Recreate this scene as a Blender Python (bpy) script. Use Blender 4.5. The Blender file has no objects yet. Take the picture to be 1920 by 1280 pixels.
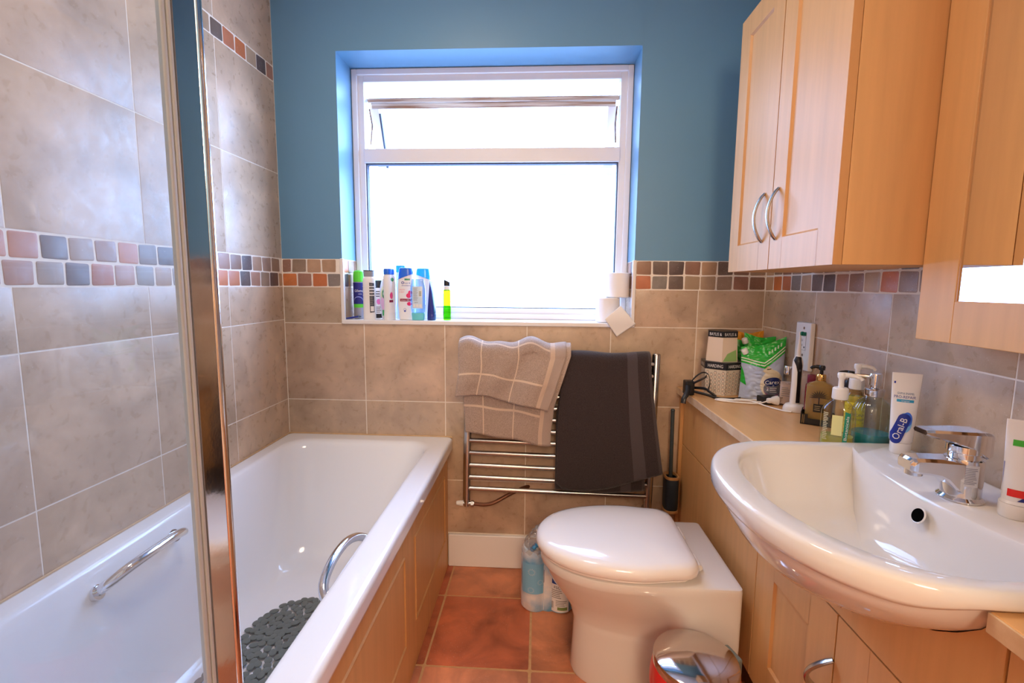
import bpy, bmesh, math, random
from mathutils import Vector, Matrix, noise as mnoise
random.seed(7)
SC = bpy.context.scene
COL = SC.collection
PI = math.pi

# ------------------------------------------------------------------ camera, world, light, exposure
def look(yaw, pitch, roll):
    cy, sy, cp, sp, cr, sr = math.cos(yaw), math.sin(yaw), math.cos(pitch), math.sin(pitch), math.cos(roll), math.sin(roll)
    f = Vector((sy*cp, cy*cp, -sp)); r = Vector((cy, -sy, 0)); u = r.cross(f)
    r2 = r*cr + u*sr; u2 = -r*sr + u*cr
    return Matrix((r2, u2, -f)).transposed()
cam_d = bpy.data.cameras.new('camera'); cam = bpy.data.objects.new('camera', cam_d); COL.objects.link(cam)
cam_d.sensor_width = 36.0; cam_d.lens = 36.0*891.9/1920; cam_d.clip_start = 0.02
m = look(-0.0545980, 0.1155409, 0.0088303).to_4x4(); m.translation = (1.0491, -1.9128, 1.1933)
cam.matrix_world = m
SC.camera = cam
SC.view_settings.view_transform = 'Standard'; SC.view_settings.look = 'None'
SC.view_settings.gamma = 1.0; SC.view_settings.use_curve_mapping = False
SC.view_settings.exposure = 0.0
W = bpy.data.worlds.new('overcast_sky'); SC.world = W; W.use_nodes = True
bg = W.node_tree.nodes['Background']; bg.inputs[0].default_value = (0.40, 0.60, 1.0, 1); bg.inputs[1].default_value = 19.0
def world_nodes():
    # hazy sky, brighter towards the sun's side (+x), ground outside darker than the sky
    N, L = W.node_tree.nodes, W.node_tree.links
    tc = N.new('ShaderNodeTexCoord'); sp = N.new('ShaderNodeSeparateXYZ'); L.new(tc.outputs['Generated'], sp.inputs[0])
    ax = N.new('ShaderNodeMapRange'); ax.inputs[1].default_value = -1; ax.inputs[2].default_value = 1; ax.inputs[3].default_value = 0.40; ax.inputs[4].default_value = 1.60; L.new(sp.outputs[0], ax.inputs[0])
    az = N.new('ShaderNodeMapRange'); az.inputs[1].default_value = -0.25; az.inputs[2].default_value = 0.15; az.inputs[3].default_value = 0.45; az.inputs[4].default_value = 1.0; L.new(sp.outputs[2], az.inputs[0])
    m1 = N.new('ShaderNodeMath'); m1.operation = 'MULTIPLY'; L.new(ax.outputs[0], m1.inputs[0]); L.new(az.outputs[0], m1.inputs[1])
    m2 = N.new('ShaderNodeMath'); m2.operation = 'MULTIPLY'; m2.inputs[1].default_value = 17.5; L.new(m1.outputs[0], m2.inputs[0]); L.new(m2.outputs[0], bg.inputs[1])
world_nodes()
def area_light(name, loc, rot, size, power, color, size_y=None, shape=None):
    d = bpy.data.lights.new(name, 'AREA'); o = bpy.data.objects.new(name, d); COL.objects.link(o)
    o.location = loc; o.rotation_euler = rot; d.size = size; d.energy = power; d.color = color
    d.shape = shape or ('RECTANGLE' if size_y else 'DISK')
    if size_y: d.size_y = size_y
    return o
po = area_light('window_portal', (0.84, 0.30, 1.57), (-PI/2, 0, 0), 1.25, 1.0, (1, 1, 1), 1.12); po.data.cycles.is_portal = True
area_light('ceiling_lamp', (0.70, -0.95, 2.40), (0, 0, 0), 0.35, 9.5, (1.0, 0.80, 0.58))
pl = bpy.data.lights.new('warm_fill_light', 'POINT'); plo = bpy.data.objects.new('warm_fill_light', pl); COL.objects.link(plo)  # added warm fill behind the camera, evens the light on the back wall
plo.location = (1.25, -3.30, 1.95); pl.energy = 88; pl.color = (1.0, 0.78, 0.55); pl.shadow_soft_size = 0.28

# ------------------------------------------------------------------ colours and materials
def lin(c):
    return tuple(((x/255)/12.92 if x/255 <= 0.04045 else ((x/255+0.055)/1.055)**2.4) for x in c)
MATS = {}
def mat(name, rgb, rough=0.5, metal=0.0, var=0.0, scale=20.0, stretch=(1, 1, 1), bump=0.0, bscale=None, coat=0.0, trans=0.0, ior=1.45, spec=0.5, sheen=0.0, attr=False, detail=4.0, rgb2=None, emit=0.0, bdist=0.002):
    if name in MATS: return MATS[name]
    M = bpy.data.materials.new(name); M.use_nodes = True; MATS[name] = M
    nt = M.node_tree; N = nt.nodes; L = nt.links; b = N['Principled BSDF']
    I = b.inputs
    I['Roughness'].default_value = rough; I['Metallic'].default_value = metal; I['Coat Weight'].default_value = coat
    I['Transmission Weight'].default_value = trans; I['IOR'].default_value = ior; I['Specular IOR Level'].default_value = spec
    I['Sheen Weight'].default_value = sheen
    base = lin(rgb); I['Base Color'].default_value = (*base, 1)
    need = var or bump or attr or rgb2
    if need:
        tc = N.new('ShaderNodeTexCoord'); mp = N.new('ShaderNodeMapping'); mp.inputs['Scale'].default_value = stretch
        L.new(tc.outputs['Object'], mp.inputs[0])
        no = N.new('ShaderNodeTexNoise'); no.inputs['Scale'].default_value = scale; no.inputs['Detail'].default_value = detail
        L.new(mp.outputs[0], no.inputs['Vector'])
        src = None
        if rgb2:
            mx = N.new('ShaderNodeMix'); mx.data_type = 'RGBA'; rp = N.new('ShaderNodeValToRGB')
            rp.color_ramp.elements[0].position = 0.35; rp.color_ramp.elements[1].position = 0.65
            L.new(no.outputs['Fac'], rp.inputs[0]); L.new(rp.outputs[0], mx.inputs[0])
            mx.inputs[6].default_value = (*base, 1); mx.inputs[7].default_value = (*lin(rgb2), 1); src = mx.outputs[2]
        if var:
            mr = N.new('ShaderNodeMapRange'); mr.inputs[1].default_value = 0.25; mr.inputs[2].default_value = 0.75
            mr.inputs[3].default_value = 1-var; mr.inputs[4].default_value = 1+var
            L.new(no.outputs['Fac'], mr.inputs[0])
            mu = N.new('ShaderNodeMix'); mu.data_type = 'RGBA'; mu.blend_type = 'MULTIPLY'; mu.inputs[0].default_value = 1
            if src: L.new(src, mu.inputs[6])
            elif attr:
                at = N.new('ShaderNodeVertexColor'); at.layer_name = 'col'; L.new(at.outputs[0], mu.inputs[6])
            else: mu.inputs[6].default_value = (*base, 1)
            L.new(mr.outputs[0], mu.inputs[7]); src = mu.outputs[2]
        if src: L.new(src, I['Base Color'])
        if bump:
            n2 = N.new('ShaderNodeTexNoise'); n2.inputs['Scale'].default_value = bscale or scale; n2.inputs['Detail'].default_value = 3
            L.new(mp.outputs[0], n2.inputs['Vector'])
            bu = N.new('ShaderNodeBump'); bu.inputs['Strength'].default_value = bump; bu.inputs['Distance'].default_value = bdist
            L.new(n2.outputs['Fac'], bu.inputs['Height']); L.new(bu.outputs[0], I['Normal'])
    return M

def tile_mat(name, rough, pits, fleck, low=0.80, high=1.14):
    """stone tile: own tone per tile (attribute 'col'), cloudy mottling, small pits and pale flecks"""
    M = bpy.data.materials.new(name); M.use_nodes = True; MATS[name] = M
    nt = M.node_tree; N = nt.nodes; L = nt.links; b = N['Principled BSDF']
    tc = N.new('ShaderNodeTexCoord')
    at = N.new('ShaderNodeVertexColor'); at.layer_name = 'col'
    def nz(sc, det, dist=0.0):
        n = N.new('ShaderNodeTexNoise'); n.inputs['Scale'].default_value = sc; n.inputs['Detail'].default_value = det
        n.inputs['Distortion'].default_value = dist; L.new(tc.outputs['Object'], n.inputs['Vector']); return n
    n1 = nz(7, 7, 0.6); n2 = nz(38, 5, 0.4); n3 = nz(3.0, 2); n4 = nz(300, 3, 0.6); n5 = nz(5.5, 3)
    mr = N.new('ShaderNodeMapRange'); mr.inputs[1].default_value = 0.3; mr.inputs[2].default_value = 0.7; mr.inputs[3].default_value = low; mr.inputs[4].default_value = high
    L.new(n1.outputs[0], mr.inputs[0])
    mr2 = N.new('ShaderNodeMapRange'); mr2.inputs[1].default_value = 0.3; mr2.inputs[2].default_value = 0.7; mr2.inputs[3].default_value = 0.95; mr2.inputs[4].default_value = 1.05
    L.new(n2.outputs[0], mr2.inputs[0])
    mm = N.new('ShaderNodeMath'); mm.operation = 'MULTIPLY'; L.new(mr.outputs[0], mm.inputs[0]); L.new(mr2.outputs[0], mm.inputs[1])
    mu = N.new('ShaderNodeMix'); mu.data_type = 'RGBA'; mu.blend_type = 'MULTIPLY'; mu.inputs[0].default_value = 1
    L.new(at.outputs[0], mu.inputs[6]); L.new(mm.outputs[0], mu.inputs[7])
    # pits and flecks only in patches
    def mask(node, a, c, patch, pa, pc):
        m1 = N.new('ShaderNodeMapRange'); m1.inputs[1].default_value = a; m1.inputs[2].default_value = c; L.new(node.outputs[0], m1.inputs[0])
        m2 = N.new('ShaderNodeMapRange'); m2.inputs[1].default_value = pa; m2.inputs[2].default_value = pc; L.new(patch.outputs[0], m2.inputs[0])
        mm2 = N.new('ShaderNodeMath'); mm2.operation = 'MULTIPLY'; L.new(m1.outputs[0], mm2.inputs[0]); L.new(m2.outputs[0], mm2.inputs[1]); return mm2
    pit = mask(n4, 0.66, 0.70, n5, 0.54, 0.62)
    flk = mask(n4, 0.34, 0.30, n5, 0.54, 0.44)
    x1 = N.new('ShaderNodeMix'); x1.data_type = 'RGBA'; L.new(mu.outputs[2], x1.inputs[6]); x1.inputs[7].default_value = (*lin((112, 84, 62)), 1)
    s1 = N.new('ShaderNodeMath'); s1.operation = 'MULTIPLY'; s1.inputs[1].default_value = pits; L.new(pit.outputs[0], s1.inputs[0]); L.new(s1.outputs[0], x1.inputs[0])
    x2 = N.new('ShaderNodeMix'); x2.data_type = 'RGBA'; L.new(x1.outputs[2], x2.inputs[6]); x2.inputs[7].default_value = (*lin((235, 224, 208)), 1)
    s2 = N.new('ShaderNodeMath'); s2.operation = 'MULTIPLY'; s2.inputs[1].default_value = fleck; L.new(flk.outputs[0], s2.inputs[0]); L.new(s2.outputs[0], x2.inputs[0])
    L.new(x2.outputs[2], b.inputs['Base Color'])
    rr = N.new('ShaderNodeMapRange'); rr.inputs[1].default_value = 0.3; rr.inputs[2].default_value = 0.7; rr.inputs[3].default_value = rough-0.06; rr.inputs[4].default_value = rough+0.10
    L.new(n2.outputs[0], rr.inputs[0]); L.new(rr.outputs[0], b.inputs['Roughness'])
    bu = N.new('ShaderNodeBump'); bu.inputs['Strength'].default_value = 0.12; bu.inputs['Distance'].default_value = 0.004
    L.new(n2.outputs[0], bu.inputs['Height']); L.new(bu.outputs[0], b.inputs['Normal'])
    return M

def pane_mat(name, tint, gloss=0.5, film=0.0):
    """thin pane: straight-through light plus a fresnel mirror reflection"""
    M = bpy.data.materials.new(name); M.use_nodes = True; MATS[name] = M
    nt = M.node_tree; N = nt.nodes; L = nt.links; N.remove(N['Principled BSDF']); out = N['Material Output']
    t = N.new('ShaderNodeBsdfTransparent'); t.inputs[0].default_value = (*tint, 1)
    g = N.new('ShaderNodeBsdfGlossy'); g.inputs['Roughness'].default_value = 0.02; g.inputs[0].default_value = (0.9, 0.95, 1, 1)
    fr = N.new('ShaderNodeLayerWeight'); fr.inputs[0].default_value = 0.5
    pw = N.new('ShaderNodeMath'); pw.operation = 'POWER'; pw.inputs[1].default_value = 5.0; L.new(fr.outputs['Facing'], pw.inputs[0])
    ad = N.new('ShaderNodeMath'); ad.operation = 'MULTIPLY_ADD'; ad.inputs[1].default_value = 0.96; ad.inputs[2].default_value = 0.04; L.new(pw.outputs[0], ad.inputs[0])
    ml = N.new('ShaderNodeMath'); ml.operation = 'MULTIPLY'; ml.inputs[1].default_value = gloss; ml.use_clamp = True; L.new(ad.outputs[0], ml.inputs[0])
    mx = N.new('ShaderNodeMixShader'); L.new(ml.outputs[0], mx.inputs[0]); L.new(t.outputs[0], mx.inputs[1]); L.new(g.outputs[0], mx.inputs[2])
    last = mx
    if film:   # dried-on limescale film
        d = N.new('ShaderNodeBsdfDiffuse'); d.inputs[0].default_value = (0.85, 0.87, 0.9, 1); tr = N.new('ShaderNodeBsdfTranslucent'); tr.inputs[0].default_value = (0.85, 0.87, 0.9, 1)
        a1 = N.new('ShaderNodeMixShader'); a1.inputs[0].default_value = 0.5; L.new(d.outputs[0], a1.inputs[1]); L.new(tr.outputs[0], a1.inputs[2])
        a2 = N.new('ShaderNodeMixShader'); a2.inputs[0].default_value = film; L.new(mx.outputs[0], a2.inputs[1]); L.new(a1.outputs[0], a2.inputs[2]); last = a2
    L.new(last.outputs[0], out.inputs[0]); return M

TILE = tile_mat('travertine_tile', 0.30, 0.30, 0.45, 0.76, 1.18)
MOSA = tile_mat('tumbled_stone', 0.38, 0.4, 0.5, 0.78, 1.2)
FLOORT = tile_mat('terracotta_tile', 0.42, 0.5, 0.35, 0.62, 1.45)
GROUT = mat('wall_grout', (240, 228, 214), 0.85, var=0.06, scale=60)
FGROUT = mat('floor_grout', (205, 160, 112), 0.9, var=0.1, scale=60)
BLUE = mat('blue_paint', (106, 152, 184), 0.42, var=0.03, scale=3, bump=0.05, bscale=220, bdist=0.001)
WHITEP = mat('white_gloss_paint', (238, 232, 228), 0.3)
CEILP = mat('ceiling_paint', (240, 238, 234), 0.8)
UPVC = mat('white_upvc', (236, 234, 236), 0.28, var=0.02, scale=5)
GASK = mat('window_gasket', (62, 66, 84), 0.6)
GRIME = mat('grimy_white_plastic', (226, 218, 208), 0.5, rgb2=(142, 106, 82), scale=7, stretch=(0.5, 14, 14), var=0.1)
ACRY = mat('bath_acrylic', (240, 240, 244), 0.10, coat=0.3)
CERA = mat('white_ceramic', (226, 220, 214), 0.07, coat=0.4)
SEATP = mat('white_seat_plastic', (244, 240, 238), 0.10, coat=0.3)
CHROME = mat('chrome', (222, 222, 226), 0.07, metal=1.0)
CHROMEB = mat('brushed_chrome', (188, 186, 184), 0.26, metal=1.0)
POSTM = mat('polished_aluminium', (214, 214, 220), 0.09, metal=1.0, bump=0.04, bscale=60)
WOODV = mat('maple_vertical_grain', (218, 166, 108), 0.44, var=0.075, scale=5, stretch=(9, 9, 0.6), detail=5, bump=0.02, bscale=30)
WOODH = mat('maple_worktop', (220, 168, 112), 0.32, var=0.06, scale=5, stretch=(9, 0.7, 9), detail=5)
WOODS = mat('maple_edge', (204, 150, 94), 0.4, var=0.05, scale=6, stretch=(8, 8, 0.6))
DARKGAP = mat('dark_gap', (40, 30, 24), 0.8)
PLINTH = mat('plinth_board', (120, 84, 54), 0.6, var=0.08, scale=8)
MIRROR = mat('mirror_silver', (238, 240, 240), 0.0, metal=1.0)
GLASS = mat('clear_glass', (245, 250, 248), 0.02, trans=1.0, ior=1.45)
PANE = pane_mat('window_glass', (0.97, 0.98, 1.0), 0.6)
SCREEN = pane_mat('shower_glass', (0.93, 0.96, 0.98), 1.0, 0.10)
BLACKP = mat('black_plastic', (24, 24, 26), 0.35)
WHITEPL = mat('white_plastic', (240, 236, 232), 0.3)
PAPER = mat('tissue_paper', (244, 240, 238), 0.9, bump=0.15, bscale=300)
def col(rgb, rough=0.4, **k): return mat('ink_%d_%d_%d_%d' % (*rgb, int(rough*100)), rgb, rough, **k)

# ------------------------------------------------------------------ mesh building
class MB:
    def __init__(s): s.v = []; s.f = []; s.m = []; s.c = []; s.sm = []; s.uv = None; s.wn = False
    def add(s, vs, fs, mi=0, col=None, smooth=True):
        o = len(s.v); s.v += [tuple(v) for v in vs]
        for f in fs: s.f.append(tuple(i+o for i in f)); s.m.append(mi); s.c.append(col); s.sm.append(smooth)
        return s
    def box(s, x0, x1, y0, y1, z0, z1, mi=0, col=None, bev=0.0):
        x0, x1 = min(x0, x1), max(x0, x1); y0, y1 = min(y0, y1), max(y0, y1); z0, z1 = min(z0, z1), max(z0, z1)
        if bev <= 0:
            vs = [(x, y, z) for z in (z0, z1) for y in (y0, y1) for x in (x0, x1)]
            return s.add(vs, [(0, 2, 3, 1), (4, 5, 7, 6), (0, 1, 5, 4), (2, 6, 7, 3), (0, 4, 6, 2), (1, 3, 7, 5)], mi, col, False)
        bm = bmesh.new(); bmesh.ops.create_cube(bm, size=1)
        for v in bm.verts: v.co = Vector(((x0+x1)/2+v.co.x*(x1-x0), (y0+y1)/2+v.co.y*(y1-y0), (z0+z1)/2+v.co.z*(z1-z0)))
        bev = min(bev, (x1-x0)*0.49, (y1-y0)*0.49, (z1-z0)*0.49)
        bmesh.ops.bevel(bm, geom=bm.edges[:]+bm.verts[:], offset=bev, segments=3, profile=0.5, affect='EDGES')
        s.bm(bm, mi, col); s.wn = True; return s
    def bm(s, bm, mi=0, col=None, smooth=True):
        bm.verts.index_update()
        s.add([v.co[:] for v in bm.verts], [[v.index for v in f.verts] for f in bm.faces], mi, col, smooth); bm.free()
    def loft(s, rings, cap0=True, cap1=True, mi=0, close=True, smooth=True):
        n = len(rings[0]); vs = [p for r in rings for p in r]; fs = []
        for i in range(len(rings)-1):
            for j in range(n if close else n-1):
                k = (j+1) % n
                fs.append((i*n+j, i*n+k, (i+1)*n+k, (i+1)*n+j))
        if cap0: fs.append(tuple(reversed(range(n))))
        if cap1: fs.append(tuple((len(rings)-1)*n+j for j in range(n)))
        return s.add(vs, fs, mi, None, smooth)
    def lathe(s, prof, c=(0, 0, 0), seg=40, mi=0, axis='z', cap0=True, cap1=True, sx=1.0, sy=1.0):
        rings = []
        for r, z in prof:
            ring = []
            for j in range(seg):
                a = 2*PI*j/seg; x, y = r*math.cos(a)*sx, r*math.sin(a)*sy
                q = (x, y, z) if axis == 'z' else ((z, x, y) if axis == 'x' else (y, z, x))
                ring.append((c[0]+q[0], c[1]+q[1], c[2]+q[2]))
            rings.append(ring)
        return s.loft(rings, cap0, cap1, mi)
    def tube(s, path, r, seg=12, mi=0, closed=False, cap=True, flat=None):
        P = [Vector(p) for p in path]; n = len(P); rings = []
        up = Vector((0, 0, 1)); prev = None
        for i in range(n):
            t = (P[(i+1) % n]-P[i-1]) if closed else (P[min(i+1, n-1)]-P[max(i-1, 0)])
            t.normalize()
            if prev is None:
                a = t.cross(up); a = a if a.length > 1e-3 else t.cross(Vector((1, 0, 0)))
                a.normalize()
            else:
                a = prev-t*prev.dot(t); a.normalize()
            prev = a; b = t.cross(a)
            rr = r[i] if isinstance(r, (list, tuple)) else r
            f1, f2 = flat or (1, 1)
            rings.append([tuple(P[i]+a*math.cos(2*PI*j/seg)*rr*f1+b*math.sin(2*PI*j/seg)*rr*f2) for j in range(seg)])
        if closed: rings.append(rings[0])
        return s.loft(rings, cap and not closed, cap and not closed, mi)
    def grid(s, f, nu, nv, mi=0, uv=False):
        vs = [f(i/nu, j/nv) for j in range(nv+1) for i in range(nu+1)]
        fs = [(j*(nu+1)+i, j*(nu+1)+i+1, (j+1)*(nu+1)+i+1, (j+1)*(nu+1)+i) for j in range(nv) for i in range(nu)]
        if uv: s.uv = [(i/nu, j/nv) for j in range(nv+1) for i in range(nu+1)]
        return s.add(vs, fs, mi)
    def xf(s, M):
        s.v = [tuple(M @ Vector(v)) for v in s.v]; return s

def crv(pts, n=8):
    """Catmull-Rom through the points"""
    P = [Vector(p) for p in pts]; out = []
    for i in range(len(P)-1):
        p0, p1, p2, p3 = P[max(i-1, 0)], P[i], P[i+1], P[min(i+2, len(P)-1)]
        for k in range(n):
            t = k/n
            out.append(0.5*((2*p1)+(p2-p0)*t+(2*p0-5*p1+4*p2-p3)*t*t+(3*p1-p0-3*p2+p3)*t**3))
    out.append(P[-1]); return out

def obj(name, mb, mats, parent=None, angle=35, world=False, solid=0.0, sub=0, recalc=True, bevel=0.0):
    me = bpy.data.meshes.new(name)
    off = Vector(parent.location) if (world and parent) else Vector((0, 0, 0))
    me.from_pydata([tuple(Vector(v)-off) for v in mb.v], [], mb.f)
    if not isinstance(mats, (list, tuple)): mats = [mats]
    for mm in mats: me.materials.append(mm)
    for p, i, sm in zip(me.polygons, mb.m, mb.sm): p.material_index = i; p.use_smooth = sm
    if any(c is not None for c in mb.c):
        a = me.color_attributes.new('col', 'FLOAT_COLOR', 'CORNER')
        for p, c in zip(me.polygons, mb.c):
            for li in p.loop_indices: a.data[li].color = (*(c or (0.5, 0.5, 0.5)), 1)
    if mb.uv:
        u = me.uv_layers.new(name='UVMap')
        for p in me.polygons:
            for li in p.loop_indices: u.data[li].uv = mb.uv[me.loops[li].vertex_index]
    if recalc:
        bm = bmesh.new(); bm.from_mesh(me); bmesh.ops.recalc_face_normals(bm, faces=bm.faces[:]); bm.to_mesh(me); bm.free()
    me.set_sharp_from_angle(angle=math.radians(angle))
    o = bpy.data.objects.new(name, me); COL.objects.link(o)
    if parent: o.parent = parent
    if bevel: 
        q = o.modifiers.new('b', 'BEVEL'); q.width = bevel; q.segments = 3; q.limit_method = 'ANGLE'; q.angle_limit = math.radians(40)
    if solid: q = o.modifiers.new('s', 'SOLIDIFY'); q.thickness = solid; q.offset = 0
    if mb.wn: q = o.modifiers.new('n', 'WEIGHTED_NORMAL'); q.keep_sharp = True
    if sub: q = o.modifiers.new('d', 'SUBSURF'); q.levels = sub; q.render_levels = sub
    return o
def tag(o, label, cat, group=None):
    o['label'] = label; o['category'] = cat
    if group: o['group'] = group
    return o
def thing(name, label, cat, loc=(0, 0, 0), rotz=0.0, group=None, rot=None):
    o = bpy.data.objects.new(name, None); COL.objects.link(o); o.empty_display_size = 0.05
    o.location = loc; o.rotation_euler = rot or (0, 0, rotz)
    return tag(o, label, cat, group)
def struct(name, mb, mats, parent=None, **k):
    o = obj(name, mb, mats, parent, **k)
    if not parent: o['kind'] = 'structure'
    return o

# printed labels: flat shapes and lettering wrapped on to a surface f(u, v, lift)
_txt = {}
def text_geo(s):
    if s in _txt: return _txt[s]
    c = bpy.data.curves.new('t', 'FONT'); c.body = s; c.size = 1.0; c.resolution_u = 2
    o = bpy.data.objects.new('t', c); COL.objects.link(o); bpy.context.view_layer.update()
    ev = o.evaluated_get(bpy.context.evaluated_depsgraph_get()); me = ev.to_mesh()
    vs = [(v.co.x, v.co.y) for v in me.vertices]; fs = [tuple(p.vertices) for p in me.polygons]; ev.to_mesh_clear()
    bpy.data.objects.remove(o); bpy.data.curves.remove(c)
    xs = [v[0] for v in vs] or [0, 1]; ys = [v[1] for v in vs] or [0, 1]
    _txt[s] = (vs, fs, min(xs), max(xs), min(ys), max(ys)); return _txt[s]
class Lab:
    def __init__(s, f, maxlen=0.006, lift=0.0003, base=0.0): s.f = f; s.mb = MB(); s.mats = []; s.bb = []; s.maxlen = maxlen; s.lift = lift; s.base = base
    def mi(s, m):
        if m not in s.mats: s.mats.append(m)
        return s.mats.index(m)
    def put(s, vs, fs, m):
        # a shape lies one layer above whatever it covers
        b = (min(p[0] for p in vs), min(p[1] for p in vs), max(p[0] for p in vs), max(p[1] for p in vs))
        lay = 1+max([q[4] for q in s.bb if q[0] < b[2] and q[2] > b[0] and q[1] < b[3] and q[3] > b[1]], default=0); s.bb.append((*b, lay))
        bm = bmesh.new(); bv = [bm.verts.new((x, y, 0)) for x, y in vs]
        for f in fs:
            try: bm.faces.new([bv[i] for i in f])
            except ValueError: pass
        bmesh.ops.triangulate(bm, faces=bm.faces[:])
        for _ in range(6):
            es = [e for e in bm.edges if e.calc_length() > s.maxlen]
            if not es: break
            bmesh.ops.subdivide_edges(bm, edges=es, cuts=1); bmesh.ops.triangulate(bm, faces=bm.faces[:])
        h = s.base+s.lift*lay
        for v in bm.verts: v.co = Vector(s.f(v.co.x, v.co.y, h))
        s.mb.bm(bm, s.mi(m)); return s
    def poly(s, pts, m): return s.put(pts, [tuple(range(len(pts)))], m)
    def rect(s, u0, v0, u1, v1, m): return s.poly([(u0, v0), (u1, v0), (u1, v1), (u0, v1)], m)
    def ell(s, u, v, a, b, m, n=28, rot=0.0):
        cr, sr = math.cos(rot), math.sin(rot)
        return s.poly([(u+a*math.cos(t)*cr-b*math.sin(t)*sr, v+a*math.cos(t)*sr+b*math.sin(t)*cr) for t in [2*PI*i/n for i in range(n)]], m)
    def text(s, st, u, v, h, m, width=None, rot=0.0):
        vs, fs, x0, x1, y0, y1 = text_geo(st); k = h/0.70; kx = k
        if width: kx = width/max(x1-x0, 1e-6)
        cx, cy = (x0+x1)/2, 0.35; cr, sr = math.cos(rot), math.sin(rot); out = []
        for x, y in vs:
            a, b = (x-cx)*kx, (y-cy)*k
            out.append((u+a*cr-b*sr, v+a*sr+b*cr))
        return s.put(out, fs, m)
    def lines(s, u0, u1, v0, v1, n, m, th=0.35):
        """small print too fine to read: thin rules of uneven length"""
        for i in range(n):
            v = v1-(v1-v0)*(i+0.5)/n; hh = (v1-v0)/n*th/2; e = u0+(u1-u0)*random.uniform(0.65, 1.0)
            s.rect(u0, v-hh, e, v+hh, m)
        return s
    def build(s, name, parent, **k): return obj(name, s.mb, s.mats, parent, recalc=False, **k)
def cylf(r, c=(0, 0)):
    return lambda u, v, h: (c[0]+(r+h)*math.sin(u/r), c[1]-(r+h)*math.cos(u/r), v)

# ------------------------------------------------------------------ the room
T = 0.335; WX = 1.929; WZ = 2.42; YN = -4.30
Z1, Z2, ZB, ZT = 0.7135, 1.0485, 1.184, 1.297
SX0, SX1, SZ0, SZ1, SY = 0.250, 1.4235, 1.050, 2.090, 0.150      # window opening
def vary(c, a=0.05):
    k = 1+random.uniform(-a, a); l = lin(c); return tuple(min(1, x*k*(1+random.uniform(-a, a)*0.25)) for x in l)
BEIGE = (196, 168, 142)
MOS = [(118, 98, 88), (152, 126, 106), (176, 148, 120), (184, 112, 78), (204, 118, 68), (150, 112, 92), (160, 132, 112), (96, 80, 76), (176, 140, 114), (188, 150, 118), (166, 120, 98), (140, 128, 120)]
def tile(mb, mp, u0, u1, z0, z1, color, mi, r=0.0, jit=0.0, d=0.003, ch=0.0016):
    n = 1 if r == 0 else 4; pts = []
    du, dz = [random.uniform(-jit, jit) for _ in range(4)], [random.uniform(-jit, jit) for _ in range(4)]
    for q, (sx, sz) in enumerate(((-1, -1), (1, -1), (1, 1), (-1, 1))):
        cu, cz = (u0 if sx < 0 else u1)-sx*r+du[q], (z0 if sz < 0 else z1)-sz*r+dz[q]
        for k in range(n):
            a = {0: PI, 1: 1.5*PI, 2: 0, 3: 0.5*PI}[q]+(PI/2*k/(n-1) if n > 1 else 0)
            pts.append((cu+r*math.cos(a), cz+r*math.sin(a)) if n > 1 else (cu, cz))
    cu = sum(p[0] for p in pts)/len(pts); cz = sum(p[1] for p in pts)/len(pts)
    hu, hz = max(u1-u0, 1e-4)/2, max(z1-z0, 1e-4)/2
    ins = [(cu+(p[0]-cu)*max(0, 1-ch/hu), cz+(p[1]-cz)*max(0, 1-ch/hz)) for p in pts]
    N = len(pts)
    vs = [mp(a, b, -d) for a, b in pts]+[mp(a, b, -0.0004) for a, b in pts]+[mp(a, b, 0) for a, b in ins]
    fs = [tuple(2*N+i for i in range(N))]
    for k in (0, 1):
        fs += [(k*N+i, k*N+(i+1) % N, (k+1)*N+(i+1) % N, (k+1)*N+i) for i in range(N)]
    mb.add(vs, fs, mi, color, False)
def tiles(mb, mp, rows, joints, u0, u1, g=0.0035, color=BEIGE, mi=1, skip=None):
    for (z0, z1) in rows:
        js = [u0]+[j for j in joints if u0+0.02 < j < u1-0.02]+[u1]
        for a, b in zip(js[:-1], js[1:]):
            for (a2, b2, c2, d2) in (skip(a, b, z0, z1) if skip else [(a, b, z0, z1)]):
                if b2-a2 < 0.012 or d2-c2 < 0.012: continue
                tile(mb, mp, a2+g/2, b2-g/2, c2+g/2, d2-g/2, vary(color), mi)
def mosaic(mb, mp, rows, u0, u1, pitch=0.0625, g=0.006, start=0.0):
    for (z0, z1) in rows:
        u = u0+start-pitch
        while u < u1-0.008:
            a, b = max(u, u0), min(u+pitch, u1)
            if b-a > 0.021:
                tile(mb, mp, a+g/2, b-g/2, z0+g/2, z1-g/2, vary(random.choice(MOS), 0.10), 2, r=0.0045, jit=0.0015, d=0.003, ch=0.0022)
            u += pitch
ZM = (ZB+ZT)/2; Z5 = ZT+T; Z6 = ZT+2*T+0.012; Z7 = Z6+0.058
# floor
mb = MB(); mb.box(-0.02, WX+0.3, YN, 0.0, -0.05, -0.002, 0)
fj = [0.706+0.333*k for k in range(-3, 6)]; fy = [0.207+0.345*k for k in range(-1, 13)]
for a, b in zip(fj[:-1], fj[1:]):
    for c, d in zip(fy[:-1], fy[1:]):
        if c < 0: c = 0.0
        tile(mb, lambda u, w, h: (u, -w, h), a+0.004, b-0.004, c+0.004, d-0.004, vary(random.choice([(190, 106, 68), (194, 120, 82), (182, 98, 64), (200, 128, 92)]), 0.07), 1, r=0.006, jit=0.001, ch=0.005)
struct('floor', mb, [FGROUT, FLOORT], angle=20)
mb = MB(); mb.box(-0.1, WX+0.1, YN-0.1, 0.35, WZ, WZ+0.08); struct('ceiling', mb, CEILP)
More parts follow.
